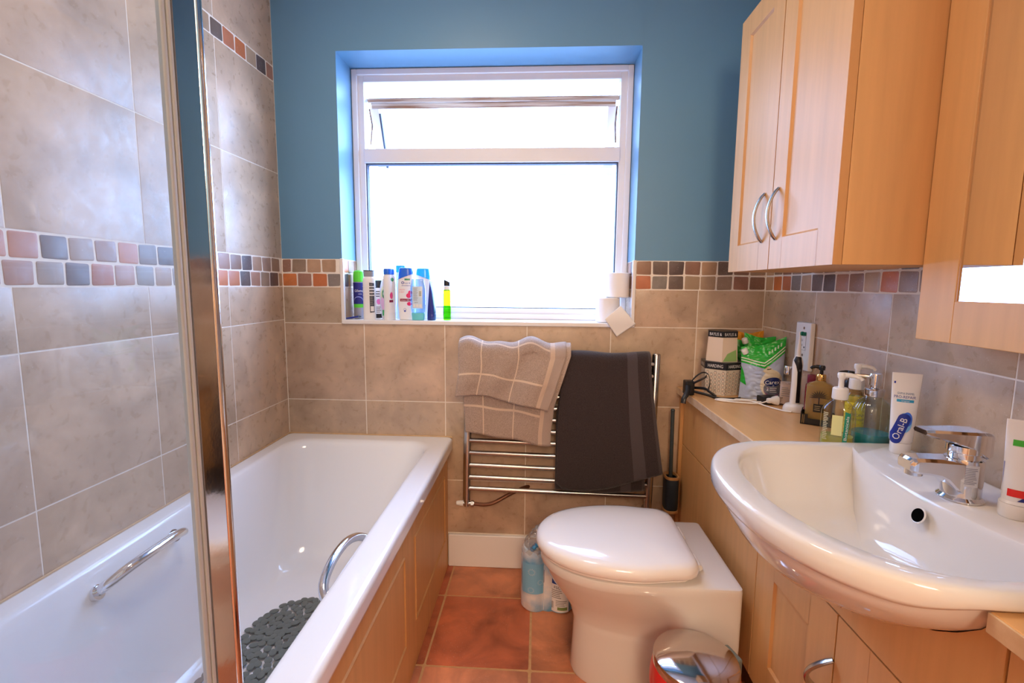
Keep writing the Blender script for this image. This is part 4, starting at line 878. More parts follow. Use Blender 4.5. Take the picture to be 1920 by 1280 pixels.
# anti-dandruff shampoo bottle: slanted cap
def shampoo(label, x, y, rz, capm, front):
    pts = [(0, 0.027, 0.017), (0.004, 0.030, 0.0195), (0.04, 0.033, 0.021), (0.09, 0.0355, 0.0215), (0.14, 0.035, 0.021), (0.180, 0.031, 0.0195), (0.207, 0.0275, 0.0175), (0.213, 0.025, 0.016), (0.2145, 0.021, 0.013)]
    t = thing('shampoo_bottle', label, 'bottle', (x, y, SILL), rz, SG); pr = dense(pts)
    cut = lambda u: 0.168+0.32*(u+0.0)+0.0
    mbb, mbc = MB(), MB(); k = 44; zz = [p[0] for p in pr]
    full = [sring(a, b, z, 2.4, k) for z, a, b in pr]
    # body stops and cap starts on a slanted line
    lower = [[(p[0], p[1], min(p[2], 0.178+0.38*p[0])) for p in r] for r in full]; upper = [[(p[0]*1.004, p[1]*1.012, max(p[2], 0.1785+0.38*p[0])) for p in r] for r in full]
    def shape(r): 
        out = []
        for x_, y_, z_ in r:
            a, b = prof(pr, z_); out.append((x_, y_, z_))
        return out
    mbb.loft(lower); mbc.loft(upper)
    obj('body', mbb, wpl, t); obj('cap', mbc, capm, t)
    LB = Lab(bodyf(pr)); hb = col((36, 62, 160), 0.3)
    if front:
        LB.ell(-0.010, 0.153, 0.006, 0.0055, hb); LB.ell(-0.010, 0.153, 0.0032, 0.003, wh); LB.text('head &', 0.009, 0.152, 0.006, hb, width=0.024); LB.text('shoulders', 0.004, 0.142, 0.006, hb, width=0.036)
        LB.rect(-0.002, 0.163, 0.020, 0.170, col((50, 150, 110), 0.3)); LB.text('SMOOTH', -0.013, 0.124, 0.006, col((228, 110, 130), 0.3), width=0.024); LB.text('& SILKY', -0.014, 0.115, 0.006, col((228, 110, 130), 0.3), width=0.022)
        pk_ = col((232, 30, 96), 0.3); LB.ell(0.015, 0.100, 0.011, 0.010, pk_); LB.ell(0.020, 0.112, 0.008, 0.009, pk_); LB.ell(0.017, 0.066, 0.010, 0.008, pk_); LB.rect(-0.022, 0.076, 0.026, 0.087, col((140, 16, 52), 0.3)); LB.text('clean 0%', 0.0, 0.0815, 0.005, wh, width=0.036)
        LB.ell(-0.002, 0.040, 0.006, 0.008, hb); LB.ell(-0.002, 0.040, 0.005, 0.007, wh); LB.ell(-0.002, 0.037, 0.003, 0.004, hb)
    else:
        LB.lines(-0.022, 0.026, 0.12, 0.16, 3, hb); LB.lines(-0.022, 0.026, 0.02, 0.11, 10, gy); LB.rect(0.012, 0.03, 0.026, 0.05, bk)
    LB.build('printed_label', t); return t
shampoo('white shampoo bottle with blue slanted cap and pink flower print facing the room', 0.496, 0.062, 0.05, bcap, True)
shampoo('white shampoo bottle with cyan slanted cap behind the clear blue bottle', 0.556, 0.112, PI+0.0, cyan, False)
# clear upside-down conditioner
t = thing('bottle', 'clear bluish bottle standing on its aqua cap before the shampoo', 'bottle', (0.552, 0.036, SILL), 0.0, SG)
pr = dense([(0.030, 0.026, 0.013), (0.04, 0.029, 0.0155), (0.09, 0.032, 0.0165), (0.13, 0.031, 0.0145), (0.160, 0.026, 0.009), (0.168, 0.024, 0.003)])
cl = pane_mat('clear_blue_plastic', (0.66, 0.80, 0.93), 1.6); obj('body', body(pr), cl, t)
obj('cap', body(dense([(0, 0.024, 0.014), (0.003, 0.0255, 0.0155), (0.026, 0.027, 0.0155), (0.030, 0.0255, 0.014)], 4)), mat('aqua_cap', (110, 205, 215), 0.25), t)
LB = Lab(bodyf(pr)); pale = col((206, 222, 236), 0.3); LB.rect(-0.020, 0.048, 0.022, 0.138, pale); LB.lines(-0.016, 0.006, 0.080, 0.134, 12, gy, 0.3); LB.rect(0.006, 0.096, 0.020, 0.120, wh)
for i in range(7): LB.rect(0.008, 0.099+i*0.003, 0.018, 0.1005+i*0.003, col((70, 110, 90), 0.4))
for i in range(3): LB.rect(-0.017+i*0.013, 0.054, -0.007+i*0.013, 0.066, wh)
LB.text('care', -0.004, 0.074, 0.006, gy); LB.build('printed_label', t)
# navy tube
t = thing('tube', 'dark navy tube tapering to a flat crimp standing on its cap', 'tube', (0.606, 0.046, SILL), 1.38, SG)
pr = dense([(0.026, 0.0175, 0.0170), (0.06, 0.018, 0.014), (0.11, 0.0185, 0.0085), (0.150, 0.019, 0.002), (0.160, 0.019, 0.001)]); navp = mat('navy_plastic', (40, 48, 130), 0.3)
obj('body', body(pr), navp, t); obj('cap', body([(0, 0.0165, 0.0160), (0.002, 0.0178, 0.0172), (0.024, 0.0178, 0.0172), (0.0258, 0.017, 0.0165)]), navp, t)
LB = Lab(bodyf(pr)); LB.lines(0.002, 0.015, 0.05, 0.13, 10, col((200, 206, 230), 0.4), 0.4); LB.build('small_print', t)
# yellow-green bottle
t = thing('bottle', 'small see-through yellow and lime bottle with black angled cap alone on the sill', 'bottle', (0.668, 0.062, SILL), 0.1, SG)
pr = dense([(0, 0.0145, 0.011), (0.003, 0.016, 0.0125), (0.06, 0.016, 0.0125), (0.12, 0.0155, 0.012), (0.124, 0.013, 0.010)])
obj('body', body(pr), pane_mat('lime_liquid', (0.62, 0.92, 0.05), 0.8), t)
obj('inner_liquid', body(dense([(0.003, 0.0142, 0.0105), (0.055, 0.0142, 0.0105), (0.056, 0.0140, 0.0105)], 3)), pane_mat('green_liquid', (0.35, 0.95, 0.05), 0.2), t)
obj('neck', body([(0.120, 0.0125, 0.0105), (0.140, 0.0125, 0.0105)]), wpl, t)
mb = MB(); mb.loft([[(p[0]+0.0, p[1], p[2]-(0.012*(p[0]+0.013)/0.026 if p[2] > 0.15 else 0)) for p in sring(0.0125, 0.0105, z)] for z in (0.1405, 0.168)]); obj('cap', mb, BLACKP, t)
LB = Lab(bodyf(pr)); LB.rect(-0.0155, 0.02, -0.0125, 0.11, col((60, 80, 60), 0.4)); LB.build('side_label', t)
# razor
t = thing('razor', 'small navy disposable razor lying at the left end of the sill', 'razor', (0.272, 0.030, SILL), 0.6, SG)
mb = MB(); mb.tube([(-0.022, 0, 0.004), (0.0, 0, 0.006), (0.028, 0, 0.011)], [0.003, 0.0045, 0.003], 10); obj('handle', mb, navp, t)
mb = MB(); mb.box(0.026, 0.036, -0.018, 0.018, 0.008, 0.014, bev=0.002); obj('blade_head', mb, col((70, 90, 110), 0.3), t)
# toilet rolls on the sill
def troll(label, x, y, z):
    t = thing('toilet_roll', label, 'toilet roll', (x, y, z), 0, 'toilet rolls on the sill')
    mb = MB(); mb.lathe([(0.021, 0.002), (0.044, 0.0), (0.0475, 0.003), (0.048, 0.05), (0.0475, 0.097), (0.044, 0.100), (0.021, 0.099)], seg=48, cap0=False, cap1=False); mb.lathe([(0.021, 0.099), (0.021, 0.002)], seg=48, cap0=False, cap1=False); obj('paper', mb, PAPER, t)
    mb = MB(); mb.lathe([(0.0208, 0.0985), (0.0208, 0.002)], seg=32, cap0=False, cap1=False); obj('core', mb, mat('card', (190, 168, 140), 0.8), t); return t
t1 = troll('white toilet roll standing on the sill with a loose sheet hanging down', 1.333, 0.060, SILL)
troll('white toilet roll stacked on top of the other roll', 1.372, 0.072, SILL+0.1005)
mb = MB()
def sheet(u, v):
    p = Vector((1.372, 0.0, 1.122))*(1-u)*(1-v)+Vector((1.433, 0.0, 1.050))*u*(1-v)+Vector((1.362, 0.0, 0.998))*u*v+Vector((1.310, 0.0, 1.068))*(1-u)*v
    lip = 0.010+0.006*math.sin(3*u+2*v)
    return (p.x, -lip-(0.012 if p.z < 1.06 else 0.012-0.20*(p.z-1.06)*0.25), p.z)
mb.grid(sheet, 20, 20); mb.v = [tuple(Vector(v)-Vector(t1.location)) for v in mb.v]; obj('loose_sheet', mb, PAPER, t1, solid=0.0006)

# ------------------------------------------------------------------ things on the worktop
WZt = WT+0.0008; WG = 'toiletries on the worktop'
def hexbox(name, label, loc, rotz, r0, r1, h, bandh, word, wall, bandtop=True, zt=0.0):
    t = thing(name, label, 'gift box', loc, rotz)
    def hx(r, z, n=6, ph=0.0): return [(r*math.cos(2*PI*i/n+ph), r*math.sin(2*PI*i/n+ph), z) for i in range(n)]
    ph = PI/6+PI/6
    mb = MB(); mb.loft([hx(r0, 0, ph=PI/6), hx(r1, h-bandh, ph=PI/6)], smooth=False); obj('carton', mb, wall, t, angle=20)
    mb = MB(); mb.loft([hx(r1*1.03, h-bandh, ph=PI/6), hx(r1*1.03, h, ph=PI/6)], smooth=False); obj('band', mb, BLACKP, t, angle=20)
    # each face: centre direction angle
    def facef(k, rr_):
        a = 2*PI*k/6+PI/6+PI/6; n = Vector((math.cos(a), math.sin(a), 0)); ud = Vector((-math.sin(a), math.cos(a), 0))
        def f(u, v, hh):
            rz = rr_(v)*math.cos(PI/6); p = n*(rz+hh)+ud*u; return (p.x, p.y, v)
        return f
    return t, facef
paper_w = mat('ivory_card', (226, 206, 184), 0.6); paper_g = mat('pale_carton', (220, 208, 190), 0.6)
dk = col((70, 52, 58), 0.5)
t, ff = hexbox('gift_carton', 'hexagonal patterned gift carton with black band standing on the worktop', (1.742, -0.098, WZt), math.radians(-8), 0.068, 0.074, 0.122, 0.026, 'HARDING', paper_g)
for k in (2, 3, 4):
    LB = Lab(ff(k, lambda v: 0.068+0.006*v/0.096), 0.05, 0.0003); w = 0.066
    for iy in range(6):
        for ix in range(5):
            u = -0.028+ix*0.014+(0.0); v = 0.010+iy*0.0145+(0.007 if ix % 2 else 0)
            if v > 0.088: continue
            LB.ell(u, v, 0.0060, 0.0060, dk, 6); LB.ell(u, v, 0.0048, 0.0048, paper_w, 8); LB.rect(u-0.0026, v+0.0052, u-0.0018, v+0.0092, dk); LB.rect(u+0.0018, v+0.0052, u+0.0026, v+0.0092, dk); 
    LB.build('printed_pattern', t)
    LB = Lab(ff(k, lambda v: 0.074*1.03), 0.05, 0.0004); LB.text('HARDING', 0.0, 0.109, 0.012, wh, width=0.054); LB.build('lettering', t)
mb = MB(); mb.loft([[(0.073*math.cos(2*PI*i/6+PI/6)*k, 0.073*math.sin(2*PI*i/6+PI/6)*k, z) for i in range(6)] for k, z in ((1.0, 0.1222), (0.8, 0.1226))]); obj('top_card', mb, mat('grey_card', (110, 106, 100), 0.6), t, angle=20)
t, ff = hexbox('gift_carton', 'cream hexagonal carton with black lettered band stacked on the patterned one', (1.740, -0.098, WZt+0.1236), math.radians(-18), 0.062, 0.056, 0.112, 0.022, 'BAYLIS &', paper_w)
for k in (2, 3, 4):
    LB = Lab(ff(k, lambda v: 0.056*1.03), 0.05, 0.0004); LB.text('BAYLIS &', 0.0, 0.101, 0.011, wh, width=0.046); LB.build('lettering', t)
LB = Lab(ff(4, lambda v: 0.062-0.006*v/0.09), 0.01, 0.0004); LB.poly([(-0.028, 0.002), (0.028, 0.002), (0.024, 0.045), (-0.01, 0.03)], col((146, 186, 110), 0.5)); LB.build('green_tint', t)
# loose black ribbon and clip at the end of the worktop
t = thing('ribbon', 'black printed ribbon looped loosely round the foot of the gift carton', 'ribbon', (1.656, -0.196, WZt))
mb = MB(); 
def strip(mb, pts, w=0.010, tdir=(0, 0, 1)):
    P = crv(pts, 8); vs = []; up = Vector(tdir)
    for p in P: vs += [tuple(p), tuple(p+up*w)]
    mb.add(vs, [(2*i, 2*i+2, 2*i+3, 2*i+1) for i in range(len(P)-1)])
strip(mb, [(-0.035, 0.02, 0.012), (0.0, -0.01, 0.008), (0.035, -0.03, 0.0), (0.085, -0.035, 0.0), (0.110, -0.030, 0.002)]); strip(mb, [(-0.03, 0.05, 0.02), (0.0, 0.02, 0.024), (0.01, -0.008, 0.018), (0.03, -0.022, 0.004)]); obj('long_tail', mb, BLACKP, t, solid=0.0012)
mb = MB(); strip(mb, [(-0.045, 0.045, 0.028), (-0.035, 0.03, 0.06), (-0.01, 0.02, 0.085), (0.015, 0.022, 0.078), (0.024, 0.03, 0.045), (0.022, 0.04, 0.012)], 0.008, (0, 0.8, 0.4)); strip(mb, [(-0.045, 0.05, 0.03), (-0.03, 0.02, 0.048), (-0.005, 0.01, 0.066), (0.004, 0.012, 0.072)], 0.009); obj('loop', mb, BLACKP, t, solid=0.0012)
mb = MB(); mb.box(-0.062, -0.030, 0.03, 0.07, 0.0, 0.052, bev=0.004); mb.tube(crv([(-0.055, 0.03, 0.035), (-0.062, 0.012, 0.015), (-0.076, 0.0, -0.005), (-0.080, -0.004, -0.022)], 6), [0.010]*10+[0.009]*9, 10, flat=(1.0, 0.6)); obj('clip', mb, BLACKP, t)
mb = MB()
for (x, y, z) in ((0.045, -0.0345, 0.004), (0.06, -0.0358, 0.004), (0.075, -0.0362, 0.004), (0.092, -0.034, 0.004), (0.106, -0.026, 0.004)): mb.lathe([(0, 0), (0.0016, 0)], (x, y-0.0012, z+0.001), 8, axis='y', cap0=False)
obj('print', mb, wh, t)

# refill pouches
def pouch(label, loc, rotz, tilt, w, h, bulge, base, deco, name='refill_pouch', slant=0.0):
    t = thing(name, label, 'pouch', loc, rotz, rot=(tilt, 0, rotz))
    def f(u, v, hh=0.0, side=-1):
        # u -w/2..w/2, v 0..h
        q, p = u/(w/2), v/h; e = max(0, 1-abs(q)**3)*max(0, 1-p**4)*(0.35+0.65*math.sin(PI*min(1, 0.25+0.6*p)))
        b = bulge*e+0.0018; wr = 0.0065*mnoise.noise(Vector((u*38+loc[0]*20, v*30, side*3)))*max(0, 1-abs(q)**2)
        wr += 0.0090*abs(mnoise.noise(Vector((u*20+v*60, v*25-u*40, 7))))*max(0, 1-abs(q)**2)
        return (u*(1-0.05*math.sin(PI*p)), side*(b+wr*0.9+hh), v+slant*u/w*p**1.5*2-0.006*p*math.cos(q*2.6))
    mb = MB(); mb.grid(lambda a, b: f((a-0.5)*w, b*h), 64, 80); mb.grid(lambda a, b: f((a-0.5)*w, b*h, 0, 1), 64, 80); obj('pouch_body', mb, base, t, recalc=True)
    LB = Lab(f, 0.005, 0.0003, 0.0009); deco(LB, w, h); LB.build('printed_label', t)
    return t
GREEN = col((44, 176, 58), 0.25); LILAC = col((180, 190, 214), 0.25); CARB = col((26, 40, 96), 0.25)
def deco1(L_, w, h):
    L_.poly([(-w/2, h*0.68), (-w*0.1, h*0.60), (w*0.05, h*0.56), (w/2, h*0.76), (w/2, h), (-w/2, h)], GREEN)
    for (o, th) in ((0.0, 0.022), (0.05, 0.022)):
        L_.poly([(-w/2, h*(0.72+o)), (-w*0.12, h*(0.635+o)), (w*0.04, h*(0.60+o)), (w/2, h*(0.79+o)), (w/2, h*(0.79+o+th)), (w*0.04, h*(0.60+o+th)), (-w*0.12, h*(0.635+o+th)), (-w/2, h*(0.72+o+th))], col((226, 226, 206), 0.3))
    for i in range(5): L_.rect(w*(0.12+i*0.065), h*(0.80+i*0.018), w*(0.155+i*0.065), h*(0.855+i*0.018), col((206, 232, 190), 0.3))
    L_.poly([(-w/2, h*0.30), (-w*0.36, h*0.24), (-w*0.44, h*0.5), (-w/2, h*0.62)], GREEN)
    L_.ell(w*0.22, h*0.28, w*0.26, h*0.24, col((226, 214, 192), 0.3)); L_.poly([(w*0.0, h*0.52), (w*0.12, h*0.60), (w*0.46, h*0.40), (w*0.40, h*0.30)], col((216, 200, 168), 0.3)); L_.rect(w*0.10, h*0.535, w*0.20, h*0.550, bk)
    L_.ell(w*0.24, h*0.19, w*0.20, h*0.12, col((150, 70, 120), 0.3)); L_.ell(w*0.24, h*0.21, w*0.20, h*0.12, col((110, 110, 122), 0.3)); L_.ell(w*0.24, h*0.32, w*0.20, h*0.075, CARB); L_.text('Carex', w*0.24, h*0.315, 0.013, wh, width=w*0.34); L_.text('2', w*0.13, h*0.20, 0.012, wh); L_.lines(w*0.18, w*0.38, h*0.13, h*0.23, 3, wh, 0.3)
p1 = pouch('pale lilac refill pouch with green top and white screw cap standing before the other pouches', (1.845, -0.203, WZt), math.radians(-20), math.radians(-8), 0.142, 0.200, 0.026, LILAC, deco1, slant=0.022)
mb = MB(); mb.lathe([(0.0, 0), (0.0105, 0), (0.011, 0.002), (0.011, 0.016), (0.009, 0.019), (0, 0.0195)], seg=20, cap0=False, cap1=False); mb.xf(Matrix.Translation((-0.054, -0.004, 0.160)) @ Matrix.Rotation(math.radians(18), 4, 'X') @ Matrix.Rotation(math.radians(-28), 4, 'Y')); obj('screw_cap', mb, WHITEPL, p1)
def deco2(L_, w, h):
    L_.poly([(-w/2, h*0.66), (-w*0.1, h*0.60), (w*0.1, h*0.66), (w/2, h*0.72), (w/2, h), (-w/2, h)], GREEN); L_.poly([(-w/2, h*0.60), (-w*0.1, h*0.54), (w*0.1, h*0.60), (w*0.1, h*0.655), (-w*0.1, h*0.595), (-w/2, h*0.655)], col((214, 224, 190), 0.3))
    for i in range(4): L_.rect(w*(0.02+i*0.11), h*(0.76+0.02*(i % 2)), w*(0.08+i*0.11), h*(0.84+0.02*(i % 2)), col((206, 232, 190), 0.3))
p2 = pouch('bright blue refill pouch with green top standing behind the lilac pouch', (1.872, -0.120, WZt), math.radians(-10), math.radians(-5), 0.108, 0.218, 0.020, col((42, 140, 206), 0.25), deco2, slant=-0.006)
mb = MB(); mb.lathe([(0.0, 0), (0.0105, 0), (0.011, 0.002), (0.011, 0.016), (0.009, 0.019), (0, 0.0195)], seg=20, cap0=False, cap1=False); mb.xf(Matrix.Translation((-0.050, -0.006, 0.190)) @ Matrix.Rotation(math.radians(20), 4, 'X') @ Matrix.Rotation(math.radians(-20), 4, 'Y')); obj('screw_cap', mb, WHITEPL, p2)
pouch('orange-topped pouch at the very back of the worktop corner', (1.862, -0.045, WZt), math.radians(-4), math.radians(-3), 0.110, 0.226, 0.014, col((226, 150, 40), 0.3), lambda L_, w, h: L_.rect(-w*0.46, h*0.1, w*0.46, h*0.86, GREEN))

# clear bottle with chrome cap
FR = math.radians(-32)
t = thing('bottle', 'clear rectangular bottle with silver cap behind the toothbrush', 'bottle', (1.897, -0.276, WZt), FR, WG)
pr = dense([(0, 0.023, 0.015), (0.003, 0.025, 0.017), (0.085, 0.025, 0.017), (0.096, 0.020, 0.014), (0.102, 0.011, 0.010), (0.106, 0.010, 0.010)], 5)
obj('body', body(pr, 4), pane_mat('cloudy_clear', (0.92, 0.90, 0.90), 1.2), t)
obj('lotion', body([(0.004, 0.021, 0.013), (0.078, 0.021, 0.013)], 4), mat('pale_lotion', (214, 190, 172), 0.4), t)
mb = MB(); mb.lathe([(0.0, 0.106), (0.0125, 0.106), (0.013, 0.108), (0.013, 0.132), (0.012, 0.134), (0, 0.1345)], seg=24, cap0=False, cap1=False); obj('cap', mb, CHROME, t)
LB = Lab(bodyf(pr, 4)); LB.text('LUXURY', 0, 0.075, 0.006, gy, width=0.03); LB.lines(-0.014, 0.014, 0.03, 0.064, 5, gy, 0.3); LB.build('lettering', t)
# plug with a black adaptor behind it
tag(obj('adaptor_block', MB().box(-0.028, 0.028, -0.02, 0.02, 0.0, 0.026, bev=0.003), BLACKP), 'small black adaptor block lying before the lilac pouch', 'adaptor'); o = bpy.data.objects['adaptor_block']; o.location = (1.842, -0.262, WZt); o.rotation_euler = (0, 0, math.radians(10))
t = thing('toothbrush_charger_cable', 'white coiled charger cable with two-pin plug on the worktop', 'cable', (1.795, -0.262, WZt))
mb = MB(); mb.loft([sring(a, b, z, 2.6, 20) for z, a, b in ((0, 0.008, 0.006), (0.004, 0.009, 0.008), (0.014, 0.009, 0.008), (0.022, 0.013, 0.011), (0.034, 0.016, 0.013), (0.036, 0.016, 0.013))]); PM = Matrix.Translation((0.032, -0.030, 0.016)) @ Matrix.Rotation(math.radians(10), 4, 'Z') @ Matrix.Rotation(PI/2, 4, 'Y'); mb.xf(PM); obj('plug', mb, WHITEPL, t)
mb = MB()
for s in (-1, 1): mb.tube([(s*0.009, 0, 0.036), (s*0.009, 0, 0.054)], 0.0022, 8)
mb.xf(PM); obj('pin', mb, CHROME, t)
mb = MB(); mb.tube(crv([(0.032, -0.030, 0.014), (0.0, -0.030, 0.006), (-0.06, -0.012, 0.004), (-0.105, 0.010, 0.003), (-0.118, 0.030, 0.003), (-0.09, 0.040, 0.004), (-0.02, 0.024, 0.006), (0.03, 0.008, 0.008), (0.02, -0.012, 0.007), (-0.05, 0.006, 0.007), (-0.095, 0.028, 0.006), (-0.112, 0.020, 0.006), (-0.08, 0.002, 0.007), (-0.02, -0.012, 0.010), (0.02, -0.06, 0.003), (0.045, -0.110, 0.003), (0.062, -0.130, 0.005)], 8), 0.0024, 8); obj('cord', mb, WHITEPL, t)
# electric toothbrush
t = thing('electric_toothbrush', 'white and black electric toothbrush standing on its white charging base', 'toothbrush', (1.880, -0.362, WZt), FR)
mb = MB(); mb.loft([sring(a, b, z, 2.2, 36) for z, a, b in ((0, 0.033, 0.025), (0.003, 0.034, 0.026), (0.014, 0.032, 0.025), (0.022, 0.027, 0.022), (0.025, 0.020, 0.018))]); obj('charging_base', mb, WHITEPL, t)
HP = dense([(0.025, 0.0150, 0.0150), (0.045, 0.0150, 0.0150), (0.09, 0.0142, 0.0145), (0.135, 0.0148, 0.015), (0.155, 0.0150, 0.0152), (0.168, 0.0135, 0.0135), (0.178, 0.0090, 0.0095), (0.181, 0.007, 0.007)], 5)
obj('handle', body(HP, 2.0), WHITEPL, t)
LB = Lab(bodyf(HP, 2.0), 0.004, 0.0006, 0.0003); LB.poly([(0.003, 0.030), (0.0135, 0.030), (0.0128, 0.09), (0.0135, 0.15), (0.009, 0.178), (-0.006, 0.179), (-0.011, 0.166), (-0.003, 0.150), (0.002, 0.13), (0.003, 0.09)], BLACKP); LB.ell(0.008, 0.135, 0.0028, 0.0035, col((90, 90, 96), 0.4)); LB.build('grip', t)
mb = MB(); mb.lathe([(0.0068, 0.181), (0.0072, 0.184), (0.0062, 0.20), (0.0042, 0.225), (0.0036, 0.245), (0.005, 0.252), (0.004, 0.258), (0, 0.259)], seg=20, cap1=False); bh = obj('brush_head', mb, WHITEPL, t)
mb = MB(); mb.tube([(0.004, -0.002, 0.252), (0.008, -0.004, 0.252)], 0.0066, 16); random.seed(3)
for i in range(30):
    a, r = random.uniform(0, 2*PI), 0.006*math.sqrt(random.random()); y, z = r*math.cos(a), r*math.sin(a); mb.tube([(0.008, -0.004+y, 0.252+z), (0.017, -0.006+y, 0.252+z)], 0.0009, 5)
obj('bristles', mb, mat('green_bristles', (30, 120, 92), 0.5), bh)
random.seed(11)
# red bottle
t = thing('bottle', 'deep red body spray bottle with dark red cap next to the toothbrush', 'bottle', (1.900, -0.418, WZt), FR, WG)
pr = dense([(0, 0.018, 0.014), (0.003, 0.0195, 0.0155), (0.090, 0.0195, 0.0155), (0.098, 0.016, 0.013), (0.101, 0.013, 0.012)], 4); obj('body', body(pr, 3), mat('red_liquid', (140, 16, 40), 0.1, trans=0.35), t)
obj('cap', body([(0.101, 0.0150, 0.0130), (0.103, 0.0158, 0.0138), (0.128, 0.0158, 0.0138), (0.130, 0.0148, 0.0128)], 3), mat('dark_red_cap', (116, 20, 48), 0.3), t)
LB = Lab(bodyf(pr, 3)); pinks = [col((236, 130, 160), 0.4), col((226, 60, 70), 0.4)]
for i in range(90): LB.ell(random.uniform(-0.0145, 0.0145), random.uniform(0.030, 0.084), random.uniform(0.0012, 0.0026), random.uniform(0.0006, 0.0012), random.choice(pinks), 6, random.uniform(0, PI))
LB.text('Ted', 0, 0.020, 0.006, pinks[0], width=0.02); LB.build('printed_label', t)
# boxed amber soap with black pump
def pump(t, z, colr, collar, ch=0.018, sp=0.032, cr=0.012):
    mb = MB(); mb.lathe([(0.0, z), (cr, z), (cr*1.05, z+0.002), (cr*1.05, z+ch), (cr*0.9, z+ch+0.003), (0, z+ch+0.003)], seg=24, cap0=False, cap1=False); obj('collar', mb, collar, t)
    mb = MB(); mb.lathe([(0.0045, z+ch), (0.0045, z+ch+0.014), (0.008, z+ch+0.015), (0.009, z+ch+0.024), (0.007, z+ch+0.028), (0, z+ch+0.0285)], seg=18, cap1=False)
    mb.tube(crv([(0, 0, z+ch+0.023), (-sp*0.5, 0, z+ch+0.0235), (-sp*0.9, 0, z+ch+0.021), (-sp*1.05, 0, z+ch+0.017)], 5), [0.0055]*6+[0.0045]*5+[0.0038]*5, 10); obj('pump_head', mb, colr, t)
t = thing('soap_bottle', 'amber soap bottle with black pump and gold collar in a black display tray', 'bottle', (1.874, -0.502, WZt), FR, WG)
pr = dense([(0.004, 0.032, 0.022), (0.007, 0.034, 0.024), (0.100, 0.034, 0.024), (0.116, 0.031, 0.022), (0.124, 0.016, 0.014), (0.128, 0.013, 0.012)], 5); obj('body', body(pr, 3.5), mat('amber_gel', (196, 160, 96), 0.08, trans=0.55), t)
gold = mat('gold_metal', (226, 180, 110), 0.15, metal=1.0); pump(t, 0.128, BLACKP, gold, 0.016, 0.026)
LB = Lab(bodyf(pr, 3.5)); drk = col((44, 40, 36), 0.5)
LB.rect(-0.013, 0.038, 0.013, 0.062, drk); LB.lines(-0.010, 0.010, 0.042, 0.058, 3, col((180, 160, 120), 0.4), 0.3)
for i in range(11):
    a = PI*(0.02+0.96*i/10); L0 = 0.026; LB.poly([(0, 0.080), (L0*0.55*math.cos(a-0.10), 0.080+L0*0.55*math.sin(a-0.10)), (L0*math.cos(a), 0.078+L0*math.sin(a)), (L0*0.55*math.cos(a+0.10), 0.080+L0*0.55*math.sin(a+0.10))], drk)
LB.rect(-0.0014, 0.062, 0.0014, 0.082, drk); LB.build('printed_label', t)
mb = MB(); mb.box(-0.042, 0.042, -0.031, 0.031, 0.0, 0.003)
for (y0, y1) in ((-0.031, -0.029), (0.029, 0.031)):
    mb.box(-0.042, 0.042, y0, y1, 0.0, 0.018); mb.box(-0.042, -0.024, y0, y1, 0.018, 0.030); mb.box(0.024, 0.042, y0, y1, 0.018, 0.030)
mb.box(-0.042, -0.040, -0.031, 0.031, 0.0, 0.036); mb.box(0.040, 0.042, -0.031, 0.031, 0.0, 0.036); obj('display_tray', mb, mat('black_card', (34, 32, 34), 0.55), t)
for u in (-0.037, -0.033, 0.033, 0.037): LB = Lab(lambda u, v, h: (u, -0.0312-h, v), 0.05); LB.rect(u-0.0005, 0.003, u+0.0005, 0.028, col((190, 150, 90), 0.3)); LB.build('gold_line', t)
# second black pump bottle behind
t = thing('soap_bottle', 'tan soap bottle with black pump half hidden behind the white pumps', 'bottle', (1.904, -0.583, WZt), FR, WG)
pr = dense([(0, 0.026, 0.022), (0.004, 0.028, 0.024), (0.105, 0.028, 0.024), (0.118, 0.022, 0.019), (0.125, 0.013, 0.012)], 5); obj('body', body(pr, 2.6), mat('tan_lotion_bottle', (190, 150, 110), 0.2), t); pump(t, 0.125, BLACKP, BLACKP, 0.018, 0.026)
# clear hand wash with white pump
def handwash(label, loc, w, d, hbody, gelz, gel, deco, sp):
    t = thing('hand_wash_bottle', label, 'bottle', loc, FR, WG)
    pr = dense([(0, w*0.90, d*0.90), (0.004, w, d), (hbody*0.62, w*1.0, d), (hbody*0.80, w*0.93, d*0.95), (hbody*0.93, w*0.62, d*0.72), (hbody*0.98, 0.016, 0.016), (hbody, 0.0155, 0.0155)], 5)
    obj('body', body(pr, 2.6), pane_mat('clear_wash_bottle', (0.88, 0.86, 0.72), 1.3) if 'clear_wash_bottle' not in MATS else MATS['clear_wash_bottle'], t)
    gp = [(z, max(a-0.003, 0.004), max(b-0.003, 0.004)) for z, a, b in pr if 0.003 < z < gelz]; obj('gel', body(gp, 2.6), gel, t)
    mb = MB(); z = hbody; mb.lathe([(0.0, z), (0.0165, z), (0.0175, z+0.002), (0.017, z+0.026), (0.014, z+0.029), (0, z+0.0292)], seg=28, cap0=False, cap1=False); obj('collar', mb, WHITEPL, t)
    mb = MB(); mb.lathe([(0.0062, z+0.029), (0.0058, z+0.050), (0.0085, z+0.054), (0.0095, z+0.062), (0.008, z+0.066), (0, z+0.0665)], seg=20, cap1=False); mb.tube(crv([(0, 0, z+0.061), (sp*0.5, 0, z+0.0605), (sp*0.9, 0, z+0.057), (sp*1.05, 0, z+0.051)], 5), [0.0062]*6+[0.0052]*5+[0.0042]*5, 12); obj('pump_head', mb, WHITEPL, t)
    LB = Lab(bodyf(pr, 2.6)); deco(LB); LB.build('printed_label', t); return t
teal = col((30, 140, 110), 0.35)
